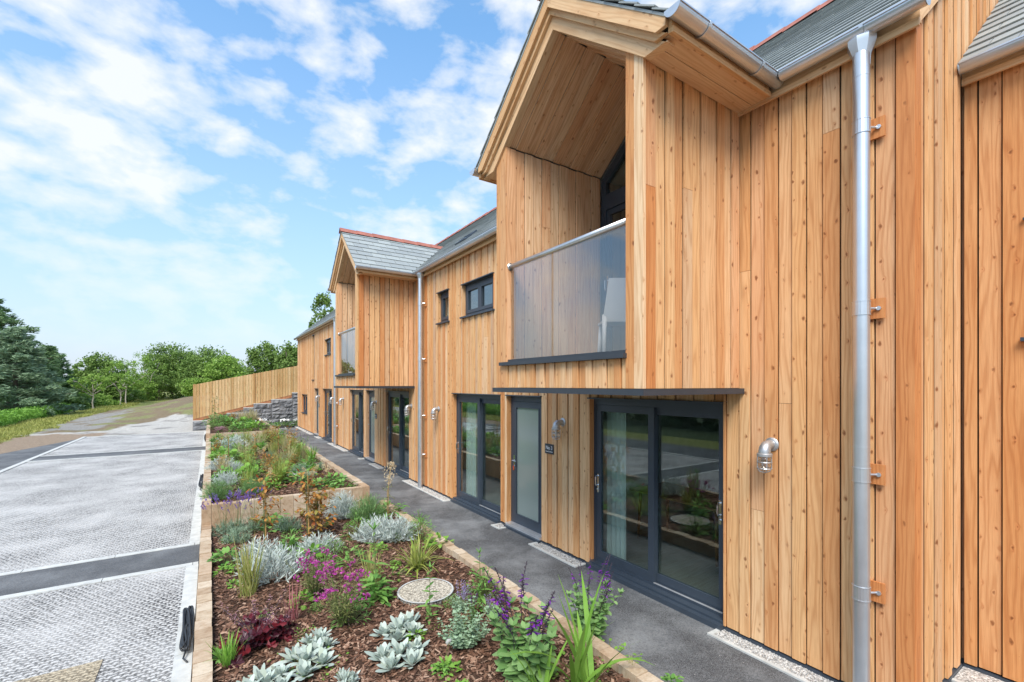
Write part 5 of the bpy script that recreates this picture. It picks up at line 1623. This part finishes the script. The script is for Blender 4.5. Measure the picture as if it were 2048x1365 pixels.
def p_salvia(stems=9, h=.42, spikes=8, leaf=.11, fl='f_purple'):
    def f():
        m_ = MB(); s_ = MB(); f_ = MB(); c_ = MB()
        for k in range(stems):
            az = k * 2.4; d = Vector((math.cos(az) * rv(.08, .5), math.sin(az) * rv(.08, .5), 1)); L = h * rv(.7, 1.1)
            stemmed(m_, s_, (rv(-.06, .06), rv(-.06, .06), 0), d, L, 8, leaf, leaf * .66, .26, OV_, .004, .08)
        for k in range(spikes):
            az = ang(); d = Vector((math.cos(az) * rv(.1, .55), math.sin(az) * rv(.1, .55), 1)).normalized(); b0 = d * h * .75
            L = h * rv(.6, .95); bx = Vector((rv(-.15, .15), rv(-.15, .15), 0)); P = lambda t: b0 + d * L * t + bx * t * t * L
            s_.tube([P(j / 4) for j in range(5)], .0025, 4, cap=False)
            for j in range(26):
                t = .35 + .65 * j / 26; dd = Vector((math.cos(j * 2.4), math.sin(j * 2.4), .55)); c_.blade(P(t), dd, .020 * (1.3 - .6 * t), .009, .2, 2, 0, (.8, 1, .2))
            for j in range(rnd.randint(4, 11)):
                t = rv(.38, .85); a = ang(); dd = Vector((math.cos(a), math.sin(a), rv(-.1, .4))); f_.blade(P(t), dd, rv(.026, .040), .010, .5, 3, 0, (.5, .7, 1.0, 1.2), uvec(pr)); f_.blade(P(t), dd, rv(.026, .036), .010, .5, 3, 0, (.5, .7, 1.0, 1.2))
        return [('foliage', m_, M['l_salvia']), ('stem', s_, M['darkstem']), ('blossom', c_, M['darkstem']), ('blossom', f_, M[fl])]
    return f
def p_pink():
    m_ = MB(); s_ = MB(); f_ = MB()
    for k in range(30):
        az = ang(); d = Vector((math.cos(az) * rv(.05, .8), math.sin(az) * rv(.05, .8), 1)); L = rv(.26, .42)
        t = stemmed(m_, s_, (0, 0, .02), d, L, 8, .05, .013, .15, LAN, .003, .3)
        if pr.random() < .85:
            for j in range(pr.randint(8, 16)):
                p = t + Vector((rv(-.022, .022), rv(-.022, .022), rv(-.03, .015)))
                for q in range(2): leafq(f_, p, uvec(pr), uvec(pr), .02, .018)
    return [('foliage', m_, M['l_olive']), ('stem', s_, M['stem']), ('blossom', f_, M['f_pink'])]
def p_leafy(n=60, r_=.17, h=.2, leafL=.075, leafw=.048, mt='l_green', prof=OV_):
    def f():
        m_ = MB(); s_ = MB()
        for k in range(n):
            az = ang(); e = math.acos(rv(0.1, 1)); p = Vector((math.sin(e) * math.cos(az) * r_, math.sin(e) * math.sin(az) * r_, math.cos(e) * h)) * rv(.55, 1.05)
            p.z = max(p.z, .012)
            if k % 3 == 0: s_.tube([(p.x * .2, p.y * .2, 0), (p.x * .7, p.y * .7, p.z * .75), p], .0022, 4, cap=False)
            d = (Vector((p.x, p.y, .02)).normalized() * .8 + uvec(pr) * .5 + Vector((0, 0, .3))).normalized()
            m_.blade(p, d, leafL * rv(.7, 1.25), leafw * rv(.7, 1.2), rv(.2, 1.0), 4, 0, prof)
        return [('foliage', m_, M[mt]), ('stem', s_, M['stem'])]
    return f
def p_with(basef, fmt, fn, nf, fh, sz, stem=True, disc=False):
    """a leafy plant with separate open flowers"""
    def f():
        parts = basef(); s_ = MB(); f_ = MB()
        for k in range(nf):
            az = ang(); t = Vector((math.cos(az) * rv(0, .10), math.sin(az) * rv(0, .10), fh * rv(.85, 1.1)))
            if nf > 3: t += Vector((math.cos(az), math.sin(az), 0)) * rv(0, .12)
            s_.tube([(0, 0, 0), t * .55 + Vector((rv(-.02, .02), rv(-.02, .02), 0)), t], .002, 4, cap=False)
            tilt = (Vector((-.45, -.65, .45)) + uvec(pr) * .35).normalized(); a = tilt.cross(Vector((0, 0, 1))).normalized(); b = tilt.cross(a)
            for j in range(fn):
                q = 2 * math.pi * j / fn + rv(-.1, .1); d = a * math.cos(q) + b * math.sin(q) + tilt * .25
                f_.blade(t, d, sz * rv(.85, 1.1), sz * .95, rv(-.2, .2), 3, 0, (.4, 1, 1.05, .5), tilt.cross(d))
        parts += [('flower_stem', s_, M['stem']), ('blossom', f_, M[fmt])]
        return parts
    return f
def p_plume(n=3):
    def f():
        parts = p_leafy(40, .16, .16, .08, .045, 'l_green', LAN)(); s_ = MB(); f_ = MB()
        for k in range(n):
            az = ang(); L = rv(.42, .60); d = Vector((math.cos(az) * rv(.02, .25), math.sin(az) * rv(.02, .25), 1)).normalized(); lean = Vector((rv(-.10, .10), rv(-.10, .10), -.01))
            P = lambda t: d * L * t + lean * t ** 3
            s_.tube([P(j / 5) for j in range(6)], .003, 5, cap=False)
            for j in range(230):
                t = rv(.62, 1.05); w_ = .055 * math.sin(math.pi * min(1, (1.08 - t) / .46)) ** .7
                p = P(t) + Vector((rv(-1, 1) * w_, rv(-1, 1) * w_, rv(-.01, .01))); leafq(f_, p, (uvec(pr) + Vector((0, 0, -.6))).normalized(), uvec(pr), .028, .009)
        return parts + [('flower_stem', s_, M['cane']), ('blossom', f_, M['f_cream'])]
    return f
def p_staked(h=.75, mt='l_orange', lowleaf=True, nl=60, cane=True, lo=.3):
    def f():
        m_ = MB(); s_ = MB(); c_ = MB()
        c_.tube([(0, 0, -.02), (.012, .006, h * .96)], .0075, 7)
        s_.tube([(.015, 0, 0), (.02, .02, h * .5), (.03, .01, h)], [.006, .005, .003], 5)
        for k in range(nl):
            t = h * rv(lo, 1.05); az = ang(); b0 = Vector((.02, .01, t)); d = Vector((math.cos(az), math.sin(az), rv(-.1, .6))); L = rv(.04, .20)
            e = b0 + d.normalized() * L; s_.tube([b0, e], .0013, 4, cap=False)
            for j in range(3):
                dd = (d + uvec(pr) * .9).normalized(); m_.blade(e - d.normalized() * L * .25 * j, dd, rv(.035, .065), rv(.02, .032), .6, 4, 0, OV_)
        return [('foliage', m_, M[mt]), ('stem', s_, M['stem'])] + ([('cane', c_, M['cane'])] if cane else [])
    return f
def p_catmint(leafm='l_sage', fm='f_lilac', spikes=10, h=.2):
    def f():
        m_ = MB(); s_ = MB(); f_ = MB()
        for k in range(44):
            az = ang(); d = Vector((math.cos(az) * rv(.1, 1.1), math.sin(az) * rv(.1, 1.1), 1)); stemmed(m_, s_, (0, 0, 0), d, h * rv(.6, 1.1), 8, .028, .019, .2, OV_, .002, .25)
        for k in range(spikes):
            az = ang(); d = Vector((math.cos(az) * rv(.1, .5), math.sin(az) * rv(.1, .5), 1)).normalized(); b0 = d * h * .8
            s_.tube([b0, b0 + d * .17], .0018, 4, cap=False)
            for j in range(42): leafq(f_, b0 + d * rv(.03, .18) + uvec(pr) * .014, uvec(pr), uvec(pr), .015, .009)
        return [('foliage', m_, M[leafm]), ('stem', s_, M['stem'])] + ([('blossom', f_, M[fm])] if spikes else [])
    return f
def p_sedum():
    m_ = MB(); s_ = MB(); f_ = MB()
    for k in range(26):
        az = ang(); d = Vector((math.cos(az) * rv(.05, .6), math.sin(az) * rv(.05, .6), 1)); t = stemmed(m_, s_, (0, 0, 0), d, rv(.2, .3), 6, .05, .03, .1, OV_, .004, .1)
        for j in range(50):
            p = t + Vector((rv(-.05, .05), rv(-.05, .05), rv(0, .015))); leafq(f_, p, uvec(pr), uvec(pr), .014, .012)
    return [('foliage', m_, M['l_olive']), ('stem', s_, M['stem']), ('blossom', f_, M['f_dust'])]
KIND = {  # builder, nominal height, name, category
    'lambs': (p_lambs, .17, 'lambs_ear', 'plant'), 'heuchera': (p_heuchera, .30, 'red_leaf_plant', 'plant'),
    'limegrass': (p_grass(95, .46, .34, .0085, .55, 'l_wisp', .05), .46, 'grass_clump', 'ornamental grass'),
    'arching': (p_grass(80, .36, .9, .016, 1.3, 'l_lime', .05), .26, 'grass_clump', 'ornamental grass'),
    'greenblade': (p_grass(46, .42, .55, .018, .9, 'l_bright', .05), .36, 'blade_plant', 'plant'),
    'bigblade': (p_grass(17, .54, .85, .030, 1.15, 'l_bright', .05), .48, 'blade_plant', 'plant'),
    'straw': (p_grass(130, .42, .7, .005, .9, 'l_straw', .04), .36, 'grass_clump', 'ornamental grass'),
    'tallgrass': (p_grass(150, .55, .5, .006, .6, 'l_lime', .06), .5, 'grass_clump', 'ornamental grass'),
    'pinkgrass': (p_grass(46, .26, .6, .006, .8, 'l_pinkish', .04), .24, 'grass_clump', 'ornamental grass'),
    'silver': (p_needle(1400, .21, .22, .044, .0075, 'l_silver'), .24, 'silver_bush', 'plant'),
    'santolina': (p_needle(5200, .20, .30, .036, .0042, 'l_silver'), .31, 'silver_mound', 'plant'),
    'rosemary': (p_needle(2200, .20, .34, .055, .004, 'l_rosemary'), .36, 'rosemary_bush', 'shrub'),
    'greymound': (p_needle(900, .14, .15, .04, .005, 'l_greygreen'), .17, 'grey_mound', 'plant'),
    'lavender': (p_lavender, .40, 'lavender', 'plant'), 'tall': (p_tall, .62, 'tall_stem_plant', 'plant'),
    'salvia': (p_salvia(17, .42, 11), .70, 'salvia', 'plant'), 'pink': (p_pink, .42, 'pink_flower_bush', 'plant'),
    'leafy': (p_leafy(70), .21, 'leafy_plant', 'plant'), 'limeleaf': (p_leafy(50, .17, .18, .08, .055, 'l_bright'), .2, 'leafy_plant', 'plant'),
    'herb': (p_leafy(150, .16, .24, .045, .014, 'l_green', LAN), .25, 'bushy_herb', 'plant'),
    'creeping': (p_leafy(60, .2, .05, .022, .017, 'l_bright'), .06, 'creeping_plant', 'plant'),
    'poppy': (p_with(p_leafy(60, .16, .2, .07, .03, 'l_green', LAN), 'f_red', 6, 1, .31, .028), .33, 'poppy', 'flower'),
    'anemone': (p_with(p_leafy(46, .12, .13, .06, .035, 'l_bright'), 'f_white', 6, 1, .27, .036), .30, 'anemone', 'flower'),
    'whiteflower': (p_with(p_leafy(70, .18, .22, .06, .035, 'l_green'), 'f_white', 6, 16, .26, .026), .28, 'white_flower_plant', 'plant'),
    'plume': (p_plume(3), .56, 'plume_plant', 'plant'), 'plume1': (p_plume(1), .56, 'plume_plant', 'plant'),
    'staked': (p_staked(), .78, 'staked_sapling', 'sapling'), 'stakedgreen': (p_staked(.8, 'l_olive', True, 34, True, .1), .82, 'staked_sapling', 'sapling'),
    'orange': (p_staked(.45, 'l_orange', True, 90, False, .02), .47, 'orange_leaf_bush', 'shrub'),
    'catmint': (p_catmint('l_sage', 'f_lilac', 0, .22), .22, 'sage_mound', 'plant'), 'catflower': (p_catmint(), .36, 'catmint', 'plant'),
    'sedum': (p_sedum, .3, 'pink_sedum', 'plant'), 'darkshrub': (p_salvia(14, .5, 4, .10), .8, 'dark_shrub', 'shrub'),
}
CACHE = {}
def plant(kind, u, v, hpx, label, soil, group=None, wide=1.0, var=None, lean=(0, 0)):
    """kind at the spot whose foot shows at (u, v); hpx is its height in photo pixels"""
    f, H0, nm, cat = KIND[kind]
    p, d = ground(u, v, soil)
    put_plant(kind, p, hpx * d / F / H0, label, group, wide, var, lean)
def put_plant(kind, p, s_, label, group=None, wide=1.0, var=None, lean=(0, 0)):
    f, H0, nm, cat = KIND[kind]
    key = (kind, pr.randint(0, 1) if var is None else var)
    if key not in CACHE:
        CACHE[key] = []
        for n_, m_, mt in f():
            me_o = m_.build(n_, mt); CACHE[key].append((n_, me_o.data)); bpy.data.objects.remove(me_o)
    parts = CACHE[key]; rz_ = pr.uniform(0, 6.28)
    p = Vector(p); p.z -= 0.012
    if len(parts) == 1:
        o = bpy.data.objects.new(nm, parts[0][1]); COL.objects.link(o); tag(o, label, cat, group)
    else:
        o = thing(nm, label, cat, group=group)
        for n_, me in parts:
            c_ = bpy.data.objects.new(n_, me); COL.objects.link(c_); c_.parent = o
    o.location = p; o.rotation_euler = (lean[0], lean[1], rz_ if not any(lean) else 0); o.scale = (s_ * wide, s_ * wide, s_)
    return o
G = {'silver': 'silver leaved bushes', 'lav': 'lavender plants', 'lamb': 'woolly grey leaved plants', 'stake': 'staked saplings', 'grass': 'ornamental grasses', 'plume': 'cream plumed plants'}
# --- nearest bed
A = lambda k, u, v, h, lb, **kw: plant(k, u, v, h, lb, S1, **kw)
A('silver', 552, 1155, 74, 'silver bush beside the yellow upright grass', group=G['silver'])
A('silver', 520, 1122, 50, 'small silver bush half behind the yellow upright grass', group=G['silver'])
A('silver', 640, 1106, 46, 'silver bush just above the left magenta flowers', group=G['silver'], wide=1.1)
A('silver', 752, 1082, 56, 'left half of the wide silver bush behind the tall stem plant', group=G['silver'], wide=1.0)
A('silver', 792, 1078, 52, 'right half of the wide silver bush near the path edging', group=G['silver'], wide=1.05)
A('limegrass', 496, 1190, 112, 'upright yellow green grass standing alone in the bark', group=G['grass'])
A('lavender', 446, 1070, 62, 'purple lavender against the sleeper step, nearest the kerb', group=G['lav'])
A('lavender', 473, 1066, 62, 'purple lavender in the middle of the row against the sleeper step', group=G['lav'])
A('lavender', 508, 1063, 62, 'purple lavender beside the orange staked sapling', group=G['lav'])
A('greymound', 471, 1086, 34, 'grey green mound below the lavender row')
A('greymound', 577, 1062, 34, 'grey green mound between the two orange saplings')
A('leafy', 452, 1128, 34, 'low leafy plant at the left sleeper edge of the nearest bed')
A('limeleaf', 448, 1148, 20, 'small light green plant below the leafy one at the left edge')
A('leafy', 545, 1058, 36, 'low leafy plant at the foot of the orange staked sapling')
A('staked', 532, 1088, 138, 'orange leaved sapling tied to a cane, left of the two', group=G['stake'])
A('staked', 618, 1077, 138, 'orange leaved sapling tied to a cane, right of the two', group=G['stake'])
A('orange', 640, 1070, 92, 'dense orange brown leafy bush in front of the sleeper step')
A('herb', 582, 1102, 46, 'green bushy herb above the silver bush')
A('limeleaf', 622, 1118, 34, 'yellow green leafy plant between silver bush and magenta flowers')
A('limeleaf', 590, 1128, 28, 'small yellow green plant beside the silver bush')
A('poppy', 702, 1130, 62, 'green plant with one orange red poppy')
A('herb', 668, 1112, 40, 'fine leaved green herb beside the poppy')
A('herb', 714, 1072, 44, 'green herb in front of the rosemary')
A('pink', 628, 1198, 100, 'magenta flowered bush behind, left of the two', wide=.95)
A('pink', 682, 1258, 132, 'magenta flowered bush in the middle of the nearest bed', wide=.95)
A('limegrass', 744, 1184, 92, 'thin yellow grass behind the tall stem plant', group=G['grass'])
A('tall', 754, 1200, 150, 'tall leafy stem rising behind the magenta bush')
A('leafy', 748, 1200, 46, 'heart leaved plant at the foot of the tall stem')
A('arching', 836, 1136, 56, 'arching yellow green clump near the path edging', group=G['grass'])
A('herb', 842, 1078, 44, 'green herb touching the path edging')
A('limeleaf', 880, 1092, 30, 'small light leafed plant beside the path edging')
A('tall', 858, 1236, 112, 'tall leafy stem in front of the round cover')
A('heuchera', 512, 1292, 84, 'dark wine red leaf plant with pale flower sprays', wide=1.0)
A('heuchera', 548, 1272, 56, 'smaller wine red leaf plant behind the large one')
A('pinkgrass', 584, 1240, 64, 'pink tinged grass tuft behind the wine red plant')
A('limeleaf', 604, 1206, 30, 'small bright leafed plant under the magenta bush')
A('greenblade', 456, 1332, 56, 'small green strap leaved plant below the wine red plant')
A('leafy', 440, 1318, 24, 'little green seedling plant at the left sleeper edge')
A('lambs', 610, 1334, 48, 'woolly grey leaved clump in the middle of the bark', group=G['lamb'])
A('lambs', 640, 1290, 38, 'upper part of the woolly grey clump, slightly behind', group=G['lamb'], wide=.8)
A('lambs', 532, 1378, 46, 'woolly grey leaved clump cut by the lower frame edge', group=G['lamb'])
A('lambs', 798, 1268, 44, 'woolly grey leaved clump right of the magenta bush', group=G['lamb'], wide=.95)
A('lambs', 800, 1322, 50, 'woolly grey leaved clump nearer, just below the other', group=G['lamb'], wide=.95)
A('lambs', 690, 1372, 40, 'tiny woolly grey rosette at the lower frame edge', group=G['lamb'], wide=.6)
A('anemone', 893, 1346, 62, 'bright green plant with one white flower')
A('catmint', 925, 1298, 80, 'sage green rounded mound beside the white flower', wide=1.25)
A('catflower', 922, 1226, 66, 'lilac flowered catmint behind the sage green mound')
A('heuchera', 946, 1222, 30, 'low dark red leaf plant among the catmint')
A('catflower', 985, 1236, 52, 'lilac flowered catmint near the path edging')
A('salvia', 945, 1262, 104, 'slim purple salvia standing beside the sage mound', wide=.35)
A('tall', 962, 1202, 102, 'leafy stem plant close to the path edging')
A('herb', 966, 1196, 62, 'bushy green foliage round the leafy stem plant')
A('salvia', 1052, 1350, 215, 'large purple salvia with broad leaves, nearest the camera', wide=1.2, var=3)
A('salvia', 1182, 1272, 160, 'purple salvia beside the tall green blades, over the path edging', wide=.95, var=4)
A('bigblade', 1166, 1372, 205, 'tall bright green blades at the lower frame edge', wide=.9, var=5)
A('bigblade', 1085, 1400, 130, 'arching green blades in front of the large salvia', wide=1.0, var=6)
A('creeping', 1218, 1318, 20, 'creeping light green plant along the path edging')
A('creeping', 1130, 1345, 24, 'creeping green plant under the large salvia')
A('limegrass', 1262, 1345, 34, 'thin grass tuft against the path edging')
A('leafy', 1345, 1372, 26, 'small weed on the path side of the edging')
A('plume1', 778, 1033, 112, 'single cream plume on a cane beside the path', var=7)
A('stakedgreen', 775, 1034, 60, 'young green and red leaved plant under the single plume')
A('santolina', 684, 1036, 58, 'round silver mound in front of the sleeper step', group=G['silver'], wide=.92)
A('rosemary', 735, 1042, 66, 'green rosemary bush beside the round silver mound')
A('herb', 700, 1245, 60, 'olive foliage filling the base of the magenta bush')
A('leafy', 575, 1108, 34, 'green leafy plant just above the left silver bush')
A('herb', 838, 1060, 40, 'green herb behind the arching clump by the edging')
A('creeping', 780, 1150, 18, 'low green seedlings above the round cover')
A('creeping', 640, 1330, 18, 'low green seedlings beside the woolly clump')
A('herb', 650, 1142, 40, 'green herb between silver bush and poppy')
A('creeping', 700, 1205, 14, 'low green seedlings in the bark under the magenta bush')
SEED = ('creeping', 'herb', 'limeleaf', 'leafy')
for k in range(46):
    x = rv(0.15, 2.55); y = rv(3.0, 8.3); kd = SEED[k % 4]
    if math.hypot(x - 1.97, y - 4.69) < 0.42: continue
    put_plant(kd, (x, y, S1), rv(.30, .62) * (1.6 if kd == 'creeping' else 1), {'creeping': 'low green seedlings scattered in the bark of the nearest bed', 'herb': 'little fine leaved seedling plant in the bark of the nearest bed',
              'limeleaf': 'little light green seedling plant in the bark of the nearest bed', 'leafy': 'little mid green seedling plant in the bark of the nearest bed'}[kd],
              {'creeping': 'creeping seedlings of the nearest bed', 'herb': 'fine seedlings of the nearest bed', 'limeleaf': 'light green seedlings of the nearest bed', 'leafy': 'green seedlings of the nearest bed'}[kd])
# --- middle bed
B = lambda k, u, v, h, lb, **kw: plant(k, u, v, h, lb, S2, **kw)
B('rosemary', 435, 1000, 52, 'green rosemary bush in the left front corner of the middle bed')
B('rosemary', 505, 988, 42, 'green rosemary bush in the middle of the front of the middle bed', wide=1.15)
B('silver', 452, 970, 32, 'silver bush behind the corner rosemary of the middle bed', group=G['silver'])
B('greenblade', 464, 964, 32, 'lime green blades beside the silver bush in the middle bed')
B('silver', 443, 942, 32, 'silver bush at the left edge of the middle bed', group=G['silver'])
B('silver', 467, 946, 26, 'small silver bush behind the lime green blades', group=G['silver'])
B('greenblade', 500, 960, 34, 'fountain of green blades in the middle bed')
B('silver', 461, 900, 30, 'wide blue grey bush in the rear left of the middle bed', group=G['silver'], wide=1.3)
B('silver', 485, 892, 28, 'blue grey bush next to the wide one in the middle bed', group=G['silver'])
B('limeleaf', 468, 926, 30, 'broad leaved light green plant in the middle bed')
B('stakedgreen', 458, 934, 66, 'bare staked sapling at the left of the middle bed', group=G['stake'])
B('stakedgreen', 489, 931, 54, 'staked sapling left of the cream plumes in the middle bed', group=G['stake'])
B('staked', 510, 936, 66, 'orange staked sapling in the centre of the middle bed', group=G['stake'], wide=.6)
B('staked', 557, 912, 58, 'tall caned sapling near the rear of the middle bed', group=G['stake'], wide=.5)
B('staked', 580, 920, 66, 'orange brown staked sapling near the path in the middle bed', group=G['stake'], wide=.6)
B('plume', 524, 926, 34, 'cream plumes in the centre of the middle bed', group=G['plume'])
B('plume', 540, 972, 36, 'cream plumes near the front of the middle bed', group=G['plume'])
B('plume', 622, 976, 44, 'cream plumes near the front right of the middle bed', group=G['plume'])
B('plume1', 650, 968, 50, 'large single cream plume at the right of the middle bed', group=G['plume'], wide=1.5)
B('orange', 533, 944, 36, 'orange leafed bush in the middle bed beside the plumes', wide=.9)
B('orange', 585, 900, 34, 'orange brown bush at the rear right of the middle bed')
B('tallgrass', 556, 968, 48, 'tall yellow green grass in the middle bed', group=G['grass'])
B('tallgrass', 570, 960, 42, 'tall green grass right of the yellow one in the middle bed', group=G['grass'])
B('greenblade', 625, 924, 30, 'dark green blades beside the path in the middle bed')
B('greymound', 636, 940, 18, 'grey green mound beside the path in the middle bed')
B('greymound', 615, 958, 20, 'grey green mound beside the rectangular cover')
B('leafy', 594, 966, 26, 'low leafy plant in front of the rectangular cover')
B('leafy', 684, 978, 28, 'bright leafy plant in the right front corner of the middle bed')
B('leafy', 668, 968, 24, 'leafy plant behind the right front corner of the middle bed')
B('leafy', 640, 976, 22, 'low leafy plant between the plumes and the corner plant')
B('darkshrub', 600, 898, 36, 'dark leaved shrub with purple stems overhanging the path', wide=1.2)
B('straw', 520, 884, 24, 'pale straw grass in the rear of the middle bed', group=G['grass'])
B('straw', 508, 902, 26, 'straw coloured grass left of the plumes', group=G['grass'])
B('straw', 590, 935, 24, 'pale straw grass near the path of the middle bed', group=G['grass'])
B('whiteflower', 565, 874, 18, 'white flowered plant at the rear of the middle bed')
B('plume', 545, 872, 16, 'cream flower heads at the very rear of the middle bed')
B('sedum', 440, 872, 20, 'dusty pink sedum in the rear left corner of the middle bed')
B('herb', 450, 886, 18, 'olive herb below the pink sedum')
FILL = ['leafy', 'herb', 'limeleaf', 'straw', 'limeleaf', 'greymound', 'limegrass', 'herb', 'leafy', 'tallgrass', 'limeleaf', 'orange']
for k in range(110):
    x = rv(0.12, 2.28); y = 9.6 + 9.8 * pr.random() ** 0.8
    if x > 1.4 and y < 10.8: continue
    kd = FILL[k % len(FILL)]
    put_plant(kd, (x, y, S2), rv(.9, 1.5) * (.75 if kd in ('tallgrass', 'orange', 'limegrass') else 1.1), {'leafy': 'mid green leafy filler plant among the taller plants of the middle bed', 'herb': 'fine leaved filler herb among the taller plants of the middle bed',
              'limeleaf': 'light green filler plant among the taller plants of the middle bed', 'straw': 'wispy straw filler grass among the taller plants of the middle bed', 'greymound': 'small grey filler mound among the taller plants of the middle bed',
              'limegrass': 'thin yellowish filler grass among the taller plants of the middle bed', 'orange': 'small orange filler bush among the taller plants of the middle bed', 'tallgrass': 'slender filler grass among the taller plants of the middle bed'}[kd],
              'filler %s plants of the middle bed' % {'leafy': 'leafy', 'herb': 'herb', 'limeleaf': 'light green', 'straw': 'straw grass', 'greymound': 'grey mound', 'limegrass': 'yellow grass', 'orange': 'orange', 'tallgrass': 'slender grass'}[kd])
# --- farthest bed
C = lambda k, u, v, h, lb, **kw: plant(k, u, v, h, lb, S3, **kw)
C('herb', 425, 852, 24, 'olive green bush at the left end of the farthest bed', wide=1.3)
C('herb', 446, 848, 24, 'feathery olive bush in the farthest bed', wide=1.3)
C('orange', 466, 850, 22, 'red brown bush in the middle of the farthest bed')
C('limeleaf', 478, 856, 14, 'lime green plant along the front of the farthest bed', wide=1.3)
C('limeleaf', 505, 856, 14, 'lime green plant right of centre in the farthest bed', wide=1.3)
C('plume', 480, 846, 22, 'pale plumes at the rear of the farthest bed')
C('straw', 508, 846, 22, 'straw grass fountain in the farthest bed', group=G['grass'])
C('whiteflower', 524, 854, 16, 'white flowered plant at the right of the farthest bed')
C('whiteflower', 538, 856, 16, 'white flowered plant at the right corner of the farthest bed')
C('leafy', 490, 848, 14, 'dark leafy plant behind the lime ones in the farthest bed')
C('stakedgreen', 428, 852, 54, 'bare tall stem at the left of the farthest bed')
C('herb', 440, 857, 14, 'low olive plant at the front of the farthest bed', wide=1.4)
for k in range(34):
    x = rv(0.1, 1.95); y = 20.3 + 7.2 * pr.random()
    kd = ('herb', 'limeleaf', 'leafy', 'straw')[k % 4]
    put_plant(kd, (x, y, S3), rv(1.2, 2.1), {'herb': 'olive filler herb in the mixed planting of the farthest bed', 'limeleaf': 'light green filler plant in the mixed planting of the farthest bed', 'leafy': 'mid green filler plant in the mixed planting of the farthest bed', 'straw': 'wispy filler grass in the mixed planting of the farthest bed'}[kd],
              {'herb': 'filler herbs of the farthest bed', 'limeleaf': 'light filler plants of the farthest bed', 'leafy': 'green filler plants of the farthest bed', 'straw': 'filler grasses of the farthest bed'}[kd])
for k, (u, w_) in enumerate(((555, 'left'), (568, 'middle'), (580, 'right'), (591, 'last'))):
    p = Vector((0, 0, 0)); r_ = ray(u, HZ); d = 29.3 / r_[1]; p = Vector((r_[0] * d, 29.3, -0.08))
    put_plant('whiteflower' if k % 2 else 'leafy', p, 1.5, {0: 'leafy plant at the foot of the stone wall, beside the bed', 1: 'white flowered plant at the foot of the stone wall', 2: 'leafy plant at the foot of the stone wall near the house', 3: 'white flowered plant between stone wall and house corner'}[k])
